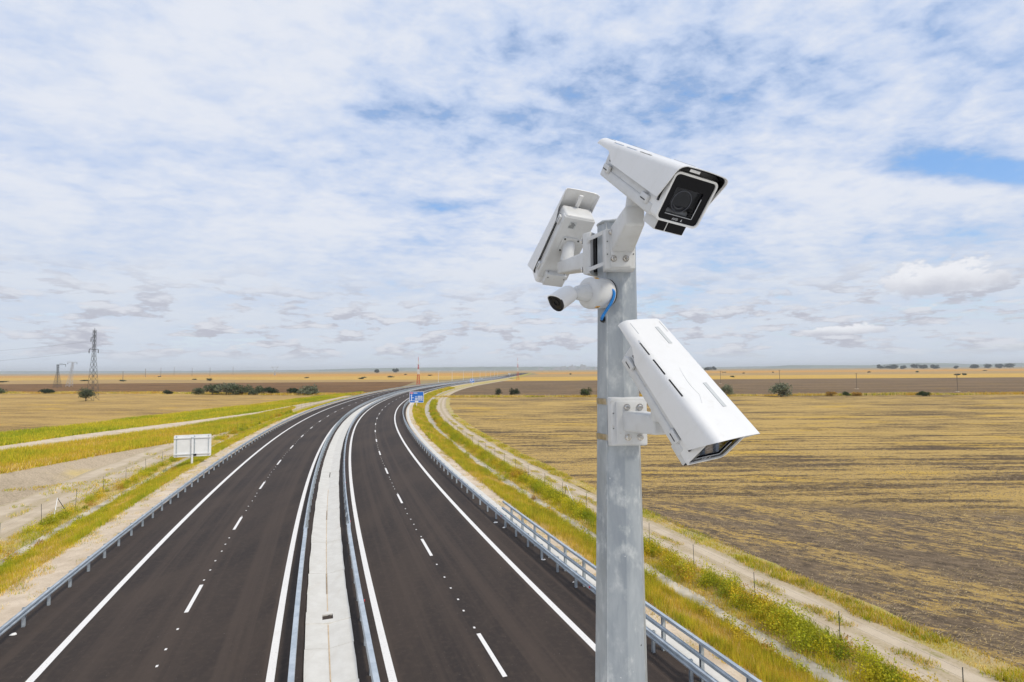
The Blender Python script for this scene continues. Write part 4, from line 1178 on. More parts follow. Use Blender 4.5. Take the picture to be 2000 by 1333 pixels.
# low tufts along the tracks and the field margin
parts = []
for n, s0, s1, u0, u1, thr, h, sd_ in ((9000, 4, 130, 21.4, 22.7, .56, .22, 41), (5000, 4, 120, 19.95, 20.6, .56, .16, 42), (5000, 20, 140, -24.2, -19.6, .70, .22, 43)):
    zf = (lambda u: np.full(np.shape(u), -1.0))
    s, u, P = road_scatter(n, s0, s1, u0, u1, zf, sd_)
    f = vnoise(s * .55 + u * .2, u * .9, sd_); keep = f > thr; P, f = P[keep], f[keep]
    parts.append(blades(P, h * (.5 + f), .03, mixcol(len(P), [ST, DY, YG, GG], [.2, .25, .30, .25], sd_), 5, .10, .8, sd_))
g_ = np.random.default_rng(44); n = 5000
q = np.stack([g_.uniform(-50, -28, n), g_.uniform(42, 76, n)], -1)
f = vnoise((q[:, 0] + q[:, 1] * .5) * .10, (q[:, 1] - q[:, 0] * .4) * .16, 45); k_ = f > .66
P = np.concatenate([q[k_], np.full((k_.sum(), 1), -1.03)], 1)
parts.append(blades(P, np.full(len(P), .22), .06, mixcol(len(P), [DY, YG, GG], [.4, .45, .15], 46), 4, .2, .7, 47))
for n, u0, u1, zf_, thr, sd_ in ((7000, 11.6, 12.9, lambda u: np.full(np.shape(u), -.09), .60, 141), (9000, -13.9, -11.7, lambda u: np.full(np.shape(u), -.09), .62, 142)):
    s, u, P = road_scatter(n, 6, 120, u0, u1, zf_, sd_)
    f = vnoise(s * .9, u * 2.1, sd_); keep = f > thr; P, f = P[keep], f[keep]
    parts.append(blades(P, .16 * (.4 + f), .022, mixcol(len(P), [ST, DY, GG], [.5, .3, .2], sd_), 4, .09, .8, sd_))
grass_obj('track_tufts', 'low tufts scattered along the dirt tracks, sandy verges and the field margin', parts)
# weeds
def leaves(C, n_each, rad, hgt, size, cols, seed):
    g = np.random.default_rng(seed); N = len(C)
    ctr = np.repeat(C, n_each, 0); m = len(ctr)
    d = g.normal(size=(m, 3)); d /= np.linalg.norm(d, axis=1, keepdims=True); d[:, 2] = np.abs(d[:, 2])
    rr_ = g.random(m) ** .45
    R_ = np.repeat(rad, n_each); H_ = np.repeat(hgt, n_each)
    p = ctr + d * rr_[:, None] * np.stack([R_, R_, H_], -1)
    p += g.normal(0, .04, p.shape) * R_[:, None]
    a = g.normal(size=(m, 3)); a /= np.linalg.norm(a, axis=1, keepdims=True)
    b = np.cross(a, g.normal(size=(m, 3))); b /= np.linalg.norm(b, axis=1, keepdims=True)
    sz = np.repeat(np.broadcast_to(size, N), n_each) * g.uniform(.6, 1.4, m)
    V = np.stack([p - a * sz[:, None], p + b * sz[:, None] * .45, p + a * sz[:, None], p - b * sz[:, None] * .45], 1).reshape(-1, 3)
    T = np.arange(len(V)).reshape(-1, 4)
    cc = np.repeat(cols, n_each, 0) * g.uniform(.7, 1.25, (m, 1))
    return V, T, np.repeat(cc, 4, 0)
def weed_strip(name, label, s0, s1, u0, u1, zf, n, seed, skip=.0, big=1.0):
    g = np.random.default_rng(seed)
    s = s0 + (s1 - s0) * g.random(n) ** 1.5; u = g.normal((u0 + u1) / 2, (u1 - u0) / 4.2, n)
    f = vnoise(s * .23, u * .3, seed)
    k = f > skip; s, u, f = s[k], u[k], f[k]
    P = rp(s, u, zf(u)); sc = (.55 + .8 * g.random(len(s))) * big
    cols = mixcol(len(s), [(.52, .30, .06), (.66, .49, .035), (.46, .46, .03), (.30, .35, .025), (.62, .54, .03)], [.12, .26, .28, .14, .20], seed, vnoise(s * .5 + 3, u * .7, seed + 1))
    far = np.clip(s / 70, 1, 4)
    o1 = leaves(P, 190, .50 * sc, .86 * sc, .044 * far ** .7, cols, seed)
    pv, pt, pc = blades(np.repeat(P, 9, 0) + np.concatenate([g.normal(0, .22, (len(P) * 9, 2)), np.zeros((len(P) * 9, 1))], 1), np.repeat(sc * .70, 9), np.repeat(.016 * far, 9), np.repeat(cols, 9, 0), 3, .08, .4, seed)
    # quads and triangles in one mesh: store blades as degenerate-free quads
    mid = (pv.reshape(-1, 3, 3)[:, 1] + pv.reshape(-1, 3, 3)[:, 2]) / 2
    q4 = np.stack([pv.reshape(-1, 3, 3)[:, 0], pv.reshape(-1, 3, 3)[:, 1], mid, pv.reshape(-1, 3, 3)[:, 2]], 1).reshape(-1, 3)
    c4 = np.repeat(pc.reshape(-1, 3, 3)[:, 2], 4, 0)
    V = np.concatenate([o1[0], q4]); T = np.arange(len(V)).reshape(-1, 4); C = np.concatenate([o1[2], c4])
    o = tri_mesh(name, V, T, M_LEAF, C); return tag(o, label, 'weeds', kind='stuff')
weed_strip('ditch_weeds', 'bushy green and rust weeds between the right ditch and the track', 4, 190, 16.9, 18.5, zslope_r, 1000, 51, .0)
weed_strip('ditch_weeds', 'bushy weeds in patches beside the left concrete ditch', 18, 150, -19.2, -17.8, zslope_l, 480, 61, .28, .8)
weed_strip('bank_weeds', 'clumps of dry weeds low on the right embankment above the ditch', 4, 90, 14.3, 15.9, zslope_r, 260, 71, .36, .75)
weed_strip('bank_weeds', 'clumps of green weeds low on the left embankment', 18, 110, -16.9, -15.4, zslope_l, 190, 81, .40, .7)
# clods and straw on the near field
def clods(n, s0, s1, u0, u1, seed):
    g = np.random.default_rng(seed)
    s = s0 + (s1 - s0) * g.random(n) ** 1.4; u = u0 + (u1 - u0) * g.random(n) ** 1.3
    P = rp(s, u, -1.06); keep = g.random(n) < np.clip((85 - P[:, 1]) / 60, 0, 1); P = P[keep]; n = len(P); r_ = g.uniform(.010, .034, n) * (1 + (np.hypot(P[:, 0], P[:, 1]) / 70))
    a = g.uniform(0, 2 * PI, n)
    V = []
    for k in range(3):
        an = a + k * 2 * PI / 3; V.append(P + np.stack([np.cos(an) * r_ * 1.2, np.sin(an) * r_, 0 * r_], -1))
    tip = P.copy(); tip[:, 2] += r_ * .9; tip[:, :2] += g.normal(0, .3, (n, 2)) * r_[:, None]; V.append(tip)
    V = np.stack(V, 1).reshape(-1, 3); i = np.arange(n) * 4
    T = np.stack([np.stack([i, i + 1, i + 3], -1), np.stack([i + 1, i + 2, i + 3], -1), np.stack([i + 2, i, i + 3], -1)], 1).reshape(-1, 3)
    c = mixcol(n, [(.16, .125, .09), (.24, .185, .13), (.34, .26, .17)], [.35, .4, .25], seed)
    return V, T, np.repeat(c, 4, 0)
def straw(n, s0, s1, u0, u1, seed):
    g = np.random.default_rng(seed)
    s = s0 + (s1 - s0) * g.random(n) ** 1.3; u = u0 + (u1 - u0) * g.random(n) ** 1.3
    P = rp(s, u, -1.055)
    f = vnoise(P[:, 0] * .35, P[:, 1] * .9, 92); k = (f > .42) & (g.random(n) < np.clip((85 - P[:, 1]) / 60, 0, 1)); P = P[k]; n = len(P)
    a = g.normal(0, .7, n); L = g.uniform(.06, .22, n) * (1 + np.hypot(P[:, 0], P[:, 1]) / 90); w = .010 * (1 + np.hypot(P[:, 0], P[:, 1]) / 40)
    d = np.stack([np.cos(a), np.sin(a), g.uniform(0, .25, n)], -1); e = np.stack([-np.sin(a), np.cos(a), 0 * a], -1)
    V = np.stack([P - e * w[:, None] / 2, P + e * w[:, None] / 2, P + d * L[:, None] + np.array([0, 0, .015])], 1).reshape(-1, 3)
    return V, np.arange(3 * n).reshape(-1, 3), np.repeat(mixcol(n, [(.60, .45, .21), (.48, .34, .14), (.68, .54, .30)], [.4, .4, .2], seed), 3, 0)
pv = [clods(70000, 2, 75, 22.8, 70, 91), straw(60000, 2, 75, 22.8, 70, 93)]
V, T, C, off = [], [], [], 0
for v, t, c in pv: V.append(v); T.append(t + off); C.append(c); off += len(v)
o = tri_mesh('field_clods', np.concatenate(V), np.concatenate(T), M_CLOD, np.concatenate(C))
tag(o, 'dark clods and loose straw on the near stubble field', 'soil', kind='stuff')

# ------------------------------------------------------------------ bushes and trees
def plant(name, label, cat, x, y, w, h, col, n=500, group=None, trunk=True, lift=.0, seed=None, leaf=None, crown_name='crown', z=-1.06):
    seed = seed or int(abs(x * 13 + y * 7)) % 9973
    g = np.random.default_rng(seed)
    t = empty(name, (x, y, z)); tag(t, label, cat, group)
    nc = 9
    c = np.stack([g.uniform(-.5, .5, nc) * w * .62, g.uniform(-.5, .5, nc) * w * .5, lift * h + g.uniform(.05, .52, nc) * h * (1 - lift)], -1)
    rad = g.uniform(.24, .36, nc) * w; hh_ = g.uniform(.34, .50, nc) * h * (1 - lift)
    ls = leaf or .045 * w
    cols = np.array(col) * g.uniform(.75, 1.2, (nc, 1))
    V, T, C = leaves(c, max(30, n // nc), rad, hh_, ls, cols, seed)
    V[:, 2] = np.clip(V[:, 2], .02, h)
    tri_mesh(crown_name, V, T, M_LEAF, C, parent=t)
    bm = bmesh.new(); r_ = .022 * w + .03
    top = h * (.35 + .3 * lift)
    tube(bm, [(0, 0, -.1), (0, 0, top * .5), (g.normal(0, .05) * w, 0, top)], [r_, r_ * .8, r_ * .45], 6)
    for k in range(4):
        a = g.uniform(0, 2 * PI); tube(bm, [(0, 0, top * .4), (math.cos(a) * w * .25, math.sin(a) * w * .2, top * .9 + .1 * h)], [r_ * .5, r_ * .2], 5)
    obj('trunk' if trunk else 'stems', bm, M_BARK, t)
    return t
SILVER, OLIVE, DKG, MIDG = (.20, .22, .14), (.11, .135, .07), (.035, .055, .025), (.07, .095, .03)
for x, y, w, h, c, lb in ((-148, 257, 5, 3.2, OLIVE, 'leftmost olive bush of the long row at the stubble edge'),
        (-140, 254, 7.5, 4.4, OLIVE, 'second bush from the left in the long row at the stubble edge'),
        (-133, 253, 8.5, 4.9, SILVER, 'tallest silvery bush in the long row at the stubble edge'),
        (-125, 252, 7.5, 4.3, OLIVE, 'grey green bush right of the tallest one in the long row'),
        (-118, 251, 7, 3.5, OLIVE, 'second bush from the right in the long row at the stubble edge'),
        (-111.5, 251, 6.5, 3.0, DKG, 'rightmost low dark bush of the long row at the stubble edge'),
        (-98.5, 247, 6, 2.8, DKG, 'low dark bush just left of the round silver bush near the road'),
        (-91.5, 245, 7.5, 4.0, SILVER, 'round pale silver bush nearest the left side of the road'),
        (-166, 262, 4, 1.9, DKG, 'small dark bush left of the long olive row'),
        (-160.5, 205, 5.6, 4.2, OLIVE, 'round bush growing at the foot of the tall pylon'),
        (-240, 280, 6.5, 2.2, DKG, 'low dark bush between the left picture edge and the pylon'),
        (-271, 285, 8, 3.0, OLIVE, 'low olive bush at the left edge of the picture'),
        (98.5, 200, 7.6, 4.4, SILVER, 'round silvery bush on the field edge right of the low camera'),
        (80.5, 205, 4.6, 3.9, SILVER, 'silvery bush on the field edge just behind the low camera'),
        (-5.3, 221, 2.9, 3.2, DKG, 'left of the two small dark trees at the far field edge'),
        (.9, 220, 3.8, 2.9, DKG, 'right of the two small dark trees at the far field edge'),
        (29, 213, 4.4, 2.9, MIDG, 'green bush at the field edge just left of the mast'),
        (119, 203, 3.2, 1.5, BR, 'low rusty bush right of the round silvery bush'),
        (124, 202.5, 2.6, 1.7, MIDG, 'small green bush between two rusty ones on the right field edge'),
        (128, 203, 3.4, 1.3, BR, 'low brown bush right of the small green one at the field edge'),
        (150, 199, 3.8, 1.6, MIDG, 'flat green bush at the far right of the field edge')):
    plant('bush', lb, 'bush', x, y, w * 1.1, h * 1.28, c, 1400, group='bushes along the field edges', trunk=False, crown_name='foliage')
# trees on the horizon, right
hz = [(1738, 34, 22), (1728, 20, 24), (1747, 20, 22), (1777, 16, 17), (1793, 22, 24), (1802, 22, 23), (1815, 15, 20), (1832, 22, 20), (1840, 18, 20), (1876, 14, 13), (1904, 18, 19), (1917, 24, 20), (1936, 22, 24), (1950, 16, 22), (1963, 18, 22), (1976, 26, 26), (1388, 16, 17), (1395, 18, 18), (736, 12, 16), (768, 16, 19)]
names_ = ['leftmost', 'second', 'third', 'fourth', 'fifth', 'sixth', 'seventh', 'eighth', 'ninth', 'tenth', 'eleventh', 'twelfth', 'thirteenth', 'fourteenth', 'fifteenth', 'rightmost']
order = sorted(range(16), key=lambda i: hz[i][0])
rank = {i: names_[k] for k, i in enumerate(order)}
for i, (pxl, w, h) in enumerate(hz):
    dist = 2500 if i != 18 and i != 19 else 2300
    d = fw + rr * ((pxl - 1000) / 1060); x = d.x / d.y * dist
    lb = '%s tree of the row on the right horizon' % rank[i] if i < 16 else ['left tree of the small clump on the horizon beyond the low camera', 'right tree of the small clump on the horizon beyond the low camera', 'small lone tree on the horizon left of the first red mast', 'larger dark tree on the horizon left of the first red mast'][i - 16]
    plant('tree', lb, 'tree', x, dist + (i * 37) % 60, w * 1.6, h * 1.1, DKG, 1100, group='trees on the horizon', lift=.02, leaf=1.9)
# dark scrub dotted over the far fields
g_ = np.random.default_rng(101); cnt = 0
for i in range(26):
    left = i % 2 == 0
    y = g_.choice([640, 700, 810, 960, 1010, 1150, 1240]) + g_.normal(0, 14)
    x = g_.uniform(-.98, -.08) * y if left else g_.uniform(.05, .98) * y
    plant('scrub_bush', 'small dark scrub bush dotted over the golden fields below the horizon', 'bush', x, y, g_.uniform(3, 11), g_.uniform(1.5, 3.8), DKG if g_.random() < .75 else OLIVE, 160, group='scrub on the far fields', trunk=False, leaf=.55, crown_name='foliage')

# ------------------------------------------------------------------ fences
def fence(label, u, ss, z, brace_s):
    f = empty('wire_fence', tuple(rp(ss[0], u, z))); tag(f, label, 'fence', 'wire fences beside the dirt tracks')
    O = Vector(f.location)
    bm = bmesh.new(); tube(bm, [(0, 0, -.2), (0, 0, 1.55)], .014, 8); me = bpy.data.meshes.new('post'); bm.to_mesh(me); bm.free(); me.materials.append(M_STEEL_DARK)
    for s in ss:
        o = link('post', me, None, f); o.location = Vector(rp(s, u + random.uniform(-.05, .05), z)) - O; o.rotation_euler = (random.uniform(-.03, .03), random.uniform(-.03, .03), 0)
    for k, hh_ in enumerate((.3, .75, 1.2, 1.45)):
        bm = bmesh.new(); tube(bm, [Vector(rp(s, u, z + hh_)) - O for s in ss], .0022, 4); obj('wire', bm, M_STEEL_DARK, f)
    bs, sgn = brace_s
    for ds in (1.1, -1.1):
        bm = bmesh.new(); tube(bm, [Vector(rp(bs, u, z + 1.5)) - O, Vector(rp(bs + ds, u + .25, z)) - O], .022, 8)
        obj('brace', bm, M_SIGNWHITE if ds < 0 else M_STEEL_DARK, f)
fence('thin wire fence between the right ditch weeds and the dirt track', 18.1, list(np.arange(11.5, 150, 4.25)), -1.0, (40.6, 1))
fence('thin wire fence beside the sandy track left of the road', -18.9, list(np.arange(27, 190, 5.0)), -1.0, (49, -1))

# ------------------------------------------------------------------ road signs
def sign_base(name, s, u, z, w, h, zc_, label, yaw=0.0, facing=-1):
    p = rp(s, u, z); t = empty(name, tuple(p), -hd(s) + yaw); tag(t, label, 'sign', 'large road signs')
    bm = bmesh.new(); box(bm, (0, 0, .06), (1.5, .9, .32), bevel=.03); obj('footing', bm, M_CONC, t)
    bm = bmesh.new(); box(bm, (0, 0, .25), (.42, .42, .03), bevel=.005)
    tube(bm, [(0, 0, .2), (0, 0, zc_ + h * .44)], .105, 16); obj('pole', bm, M_SIGNBACK, t, smooth=40)
    return t
s_ = sign_base('road_sign', 66, -14.3, -.62, 3.5, 2.3, 2.4, 'white back of a large sign on one pole beside the left guardrail', yaw=R(4))
bm = bmesh.new(); prism(bm, rrect(-1.76, 1.76, 1.25, 3.58, .12), .20, .23); obj('panel', bm, M_SIGNBACK, s_)
for zz_ in (1.55, 3.25):
    bm = bmesh.new(); box(bm, (0, .14, zz_), (3.42, .07, .10)); obj('rail', bm, M_SIGNBACK, s_)
for xx_ in (-1.5, .18, 1.5):
    bm = bmesh.new(); box(bm, (xx_, .168, 2.41), (.07, .055, 2.2)); obj('stiffener', bm, M_RAIL, s_)
bm = bmesh.new(); box(bm, (.26, .05, 1.45), (.26, .12, .2), bevel=.02); obj('clamp', bm, M_DARK, s_)
for zz_ in (1.55, 3.25):
    bm = bmesh.new(); tube(bm, [(0, 0, zz_ - .06), (0, 0, zz_ + .06)], .125, 16); obj('collar', bm, M_RAIL, s_)
def blue_panel(t, w, h, z0, y=-.16):
    bm = bmesh.new(); prism(bm, rrect(-w / 2, w / 2, z0, z0 + h, .22), y, y + .03); p_ = obj('panel', bm, M_SIGNWHITE, t)
    bm = bmesh.new(); prism(bm, rrect(-w / 2 + .1, w / 2 - .1, z0 + .1, z0 + h - .1, .16), y - .006, y + .01); obj('blue_field', bm, M_SIGNBLUE, p_)
    return p_
def piece(t, name, x0, x1, z0, z1, m, y):
    bm = bmesh.new(); box(bm, ((x0 + x1) / 2, y, (z0 + z1) / 2), (x1 - x0, .012, z1 - z0)); return obj(name, bm, m, t)
s_ = sign_base('road_sign', 151, 13.4, -.75, 3.8, 3.0, 3.0, 'blue road sign with white diagram standing beside the curve', yaw=R(-2))
P_ = blue_panel(s_, 3.8, 3.0, 1.65); y_ = -.17; z0 = 1.65
piece(P_, 'red_plate', -1.72, -.92, z0 + 2.38, z0 + 2.82, M_SIGNRED, y_)
for k in range(3): piece(P_, 'plate_letter', -1.58 + k * .2, -1.46 + k * .2, z0 + 2.46, z0 + 2.70, M_SIGNWHITE, y_ - .008)
for k in range(6): piece(P_, 'letter', -.78 + k * .17, -.66 + k * .17, z0 + 2.48, z0 + 2.72, M_SIGNWHITE, y_)
piece(P_, 'arrow_stem', -1.44, -1.26, z0 + .55, z0 + 2.05, M_SIGNWHITE, y_)
bm = bmesh.new(); a = [(-1.6, z0 + 1.9), (-1.1, z0 + 1.9), (-1.35, z0 + 2.32)]; prism(bm, a, y_ - .006, y_ + .006); obj('arrow_head', bm, M_SIGNWHITE, P_)
piece(P_, 'branch', -1.26, -.72, z0 + 1.28, z0 + 1.42, M_SIGNWHITE, y_)
for x0_, x1_, a_, b_ in ((-.42, .22, .82, 1.32), (.36, .88, .82, 1.85), (1.02, 1.56, .82, 1.85)): piece(P_, 'pictogram', x0_, x1_, z0 + a_, z0 + b_, M_SIGNWHITE, y_)
for x0_, x1_, a_, b_ in ((.50, .74, 1.0, 1.2), (.46, .78, 1.42, 1.62), (1.18, 1.40, 1.0, 1.2), (1.14, 1.44, 1.42, 1.62), (-.30, -.02, 1.0, 1.16)): piece(P_, 'pictogram_mark', x0_, x1_, z0 + a_, z0 + b_, M_SIGNBLUE, y_ - .009)
piece(P_, 'small_mark', -.34, -.20, z0 + 1.5, z0 + 1.75, M_SIGNWHITE, y_); piece(P_, 'small_mark', -.02, .14, z0 + 1.5, z0 + 1.75, M_SIGNWHITE, y_)
piece(P_, 'divider', -1.78, 1.78, z0 + .50, z0 + .60, M_SIGNWHITE, y_ + .002)
piece(P_, 'lower_plate', -.42, .45, z0 + .14, z0 + .50, M_SIGNWHITE, y_)
s_ = sign_base('road_sign', 395, 14.2, -.75, 3.2, 2.9, 2.6, 'small far blue road sign further along the road', yaw=R(6))
P_ = blue_panel(s_, 3.2, 2.8, 1.3)
for a_, b_, c_, d_ in ((-1.2, .3, .6, .85), (-.3, 1.2, 1.1, 1.4), (-.1, 1.25, 1.6, 2.2), (-1.2, -.6, 1.2, 2.3)): piece(P_, 'letter', a_, b_, 1.3 + c_, 1.3 + d_, M_SIGNWHITE, -.17)

# ------------------------------------------------------------------ pylons, masts and poles
def lattice(t, name, H_, wb, wt_, n, m, th, x0=0.0, z0=0.0, bands=None, lean=0.0):
    """square lattice tower; one mesh per panel band so that paint can change"""
    zs = [H_ * (1 - (1 - k / n) ** 1.15) for k in range(n + 1)]
    for k in range(n):
        bm = bmesh.new(); a, b_ = zs[k], zs[k + 1]
        wa = wb + (wt_ - wb) * min(1, a / (H_ * .72)) if True else 0; wc = wb + (wt_ - wb) * min(1, b_ / (H_ * .72))
        ca = [Vector((x0 + lean * a + sx * wa / 2, sy * wa / 2, z0 + a)) for sx, sy in ((-1, -1), (1, -1), (1, 1), (-1, 1))]
        cb = [Vector((x0 + lean * b_ + sx * wc / 2, sy * wc / 2, z0 + b_)) for sx, sy in ((-1, -1), (1, -1), (1, 1), (-1, 1))]
        for i in range(4):
            j = (i + 1) % 4
            bar(bm, ca[i], cb[i], th); bar(bm, ca[i], cb[j], th * .6); bar(bm, ca[j], cb[i], th * .6); bar(bm, cb[i], cb[j], th * .6)
        obj(name, bm, m if bands is None else bands[k * len(bands) // n], t)
def crossarm(t, z, x0, x1, m, th=.16):
    bm = bmesh.new(); bar(bm, (x0, 0, z), (x1, 0, z), th, th); bar(bm, (0, 0, z + .9), (x1 if abs(x1) > abs(x0) else x0, 0, z + .1), th * .6)
    ar_ = obj('crossarm', bm, m, t)
    for xe in (x0, x1):
        if abs(xe) > .6:
            bm = bmesh.new(); tube(bm, [(xe, 0, z), (xe, 0, z - .5), (xe, 0, z - 1.5)], [.05, .14, .14], 6); obj('insulator', bm, M_STEEL_DARK, t)
py = empty('lattice_pylon', (-160.3, 208, -1.06)); tag(py, 'tall dark lattice pylon rising from a bush in the left field', 'pylon', 'lattice pylons')
lattice(py, 'lattice_panel', 27.0, 2.9, .75, 13, M_STEEL_DARK, .075)
crossarm(py, 19.6, -1.9, 1.6, M_STEEL_DARK); crossarm(py, 24.0, -1.3, .3, M_STEEL_DARK, .12)
bm = bmesh.new(); bar(bm, (0, 0, 26.6), (0, 0, 27.9), .16, .16, .05, .05); obj('peak', bm, M_STEEL_DARK, py)
p2 = empty('lattice_pylon', (-331, 397, -1.06)); tag(p2, 'squat dark pylon with crossarm at far left on the brown field', 'pylon', 'lattice pylons')
lattice(p2, 'lattice_panel', 16.5, 3.6, .9, 9, M_STEEL_DARK, .13, x0=-1.0)
crossarm(p2, 16.6, -1.9, 4.6, M_STEEL_DARK, .22)
p3 = empty('lattice_pylon', (-343, 418, -1.06)); tag(p3, 'pale grey leaning pylon right beside the squat dark one', 'pylon', 'lattice pylons')
lattice(p3, 'lattice_panel', 18.5, 3.2, 1.2, 9, M_STEEL_PALE, .12, x0=2.6, lean=.12)
crossarm(p3, 18.6, 1.0, 8.0, M_STEEL_PALE, .22)
p4 = empty('lattice_pylon', (-620, 1420, -1.06)); tag(p4, 'faint forked pylon standing on the golden field near the horizon', 'pylon', 'lattice pylons')
lattice(p4, 'lattice_panel', 9, 3.0, 2.0, 5, M_STEEL_PALE, .35)
for sx in (-1, 1):
    bm = bmesh.new(); bar(bm, (0, 0, 9), (sx * 7, 0, 21), .8, .8, .5, .5); bar(bm, (sx * 7, 0, 21), (sx * 9, 0, 24), .5, .5); obj('fork', bm, M_STEEL_PALE, p4)
bm = bmesh.new(); bar(bm, (-10, 0, 21), (10, 0, 21), .6, .6); obj('crossarm', bm, M_STEEL_PALE, p4)
# wires slung from the tall pylon
for zz_, xe, lb in ((18.6, -1.9, 'lower left wire hanging from the tall pylon to the left'), (22.6, -1.3, 'upper wire hanging from the tall pylon to the left')):
    bm = bmesh.new(); A = Vector((-160.3 + xe, 208, zz_ - 1.0)); B = Vector((-331, 240, zz_ - 4))
    tube(bm, [A.lerp(B, t) - Vector((0, 0, 4 * 3.0 * t * (1 - t))) for t in np.linspace(0, 1, 14)], .02, 4)
    tag(obj('power_line', bm, M_STEEL_DARK), lb, 'power line', 'wires of the tall pylon')
for x, y, H_, lb in ((-66.3, 384, 20.2, 'red and white lattice mast left of the road, nearest of the two'), (5.6, 543, 22.5, 'red and white lattice mast right of the road, farther of the two')):
    m_ = empty('radio_mast', (x, y, -1.06)); tag(m_, lb, 'mast', 'red and white masts')
    lattice(m_, 'mast_section', H_ * .86, H_ * .11, H_ * .028, 10, M_RED, H_ * .0068, bands=[M_RED, M_RED, M_MASTWHITE, M_RED, M_MASTWHITE])
    bm = bmesh.new(); bar(bm, (0, 0, H_ * .86), (0, 0, H_), .3, .3, .12, .12); obj('spire', bm, M_RED, m_)
    for zz_, ww in ((.62, 2.6), (.74, 2.0)):
        bm = bmesh.new(); bar(bm, (-ww, 0, H_ * zz_), (ww * .8, 0, H_ * zz_), .14, .14); obj('crossarm', bm, M_MASTWHITE, m_)
def pole_line(pts, cat_group, labels, m, r_=.11, arm=True):
    for (x, y, h), lb in zip(pts, labels):
        t = empty('utility_pole', (x, y, -1.06)); tag(t, lb, 'pole', cat_group)
        bm = bmesh.new(); tube(bm, [(0, 0, -.3), (0, 0, h)], [r_ * 1.2, r_], 8); obj('shaft', bm, m, t)
        if arm:
            bm = bmesh.new(); bar(bm, (-.8, 0, h - .4), (.8, 0, h - .4), .09, .09); obj('crossarm', bm, m, t)
        bm = bmesh.new(); box(bm, (0, 0, .08), (1.4, 1.4, .25), bevel=.05); obj('mound', bm, M_SAND, t)
pole_line([(142, 371, 9), (170, 346, 9.3), (169.5, 268, 7.8), (188, 230, 7.4)], 'poles across the ploughed field',
          ['farthest left pole on the ploughed field, beside the low camera', 'second pole from the left on the ploughed field', 'third pole from the left on the ploughed field', 'rightmost and nearest pole on the ploughed field'], M_WOODPOLE, .12)
lp = [(240, 742), (284, 737), (314, 735), (375, 735.5), (410, 735), (340, 734), (455, 733)]
pts_ = []
for a_, b_ in lp:
    d = fw + rr * ((a_ - 1000) / 1060) - uu * ((b_ - 666.5) / 1060); t_ = (-1.06 - CAM_H) / d.z; pts_.append((d.x * t_, d.y * t_, 15.5 * (d.y * t_) / 1000 if d.y * t_ > 700 else 14))
pole_line(pts_, 'poles on the left horizon', ['%s thin utility pole in the line on the left horizon' % q for q in ('leftmost', 'second from left', 'third from left', 'fifth from left', 'sixth from left', 'fourth from left', 'rightmost')], M_WOODPOLE, .34)
for k in range(9):
    s = 405 + k * 46; t = empty('street_lamp', tuple(rp(s, -12.6, -.1)), -hd(s)); tag(t, '%s slender street lamp in the row along the far left road edge' % ['nearest', 'second nearest', 'third nearest', 'fourth nearest', 'middle', 'fourth farthest', 'third farthest', 'second farthest', 'farthest'][k], 'street lamp', 'street lamps along the far road')
    bm = bmesh.new(); tube(bm, [(0, 0, -.3), (0, 0, 8.6), (.3, 0, 9.2), (1.4, 0, 9.5)], [.12, .08, .07, .05], 8); obj('pole', bm, M_SIGNBACK, t)
    bm = bmesh.new(); box(bm, (1.7, 0, 9.5), (.7, .28, .12), bevel=.03); obj('lamp_head', bm, M_SIGNBACK, t)

# ------------------------------------------------------------------ vehicles far down the road
def vehicle(s, u, kind, label, rev):
    t = empty('car' if kind == 'car' else 'truck', tuple(rp(s, u, .0)), -hd(s) + (PI if rev else 0)); tag(t, label, 'car' if kind == 'car' else 'truck', 'vehicles far down the road')
    L, Wd, Hh = (4.3, 1.8, 1.45) if kind == 'car' else (9.5, 2.5, 3.5)
    bm = bmesh.new()
    if kind == 'car':
        pr = [(-2.1, .35), (2.1, .35), (2.15, .75), (1.2, .9), (.6, 1.42), (-1.2, 1.45), (-1.9, .95), (-2.15, .9)]
        a = [bm.verts.new((-Wd / 2, y, z)) for y, z in pr]; b_ = [bm.verts.new((Wd / 2, y, z)) for y, z in pr]
        bm.faces.new(a); bm.faces.new(b_[::-1])
        for i in range(len(pr)): bm.faces.new((a[i], b_[i], b_[(i + 1) % len(pr)], a[(i + 1) % len(pr)]))
        wy = (-1.35, 1.35)
    else:
        box(bm, (0, -1.2, 2.2), (2.5, 6.8, 2.7), bevel=.05); box(bm, (0, 3.5, 1.7), (2.4, 2.0, 2.5), bevel=.15); wy = (-3.4, -2.2, 3.4)
    obj('body', bm, M_CARWHITE, t)
    bm = bmesh.new(); box(bm, (0, .85 if kind == 'car' else 4.4, 1.15 if kind == 'car' else 2.2), (Wd * .88, .5 if kind == 'car' else .3, .4 if kind == 'car' else .8)); obj('windscreen', bm, M_CARGLASS, t)
    for y in wy:
        for sx in (-1, 1):
            bm = bmesh.new(); r_ = .33 if kind == 'car' else .5; tube(bm, [(sx * (Wd / 2 - .22), y, r_), (sx * (Wd / 2 + .01), y, r_)], r_, 12); obj('wheel', bm, M_TYRE, t)
vehicle(560, -6.8, 'car', 'white car approaching on the far left carriageway', True)
vehicle(880, -3.6, 'truck', 'white truck farthest down the road near the horizon', True)

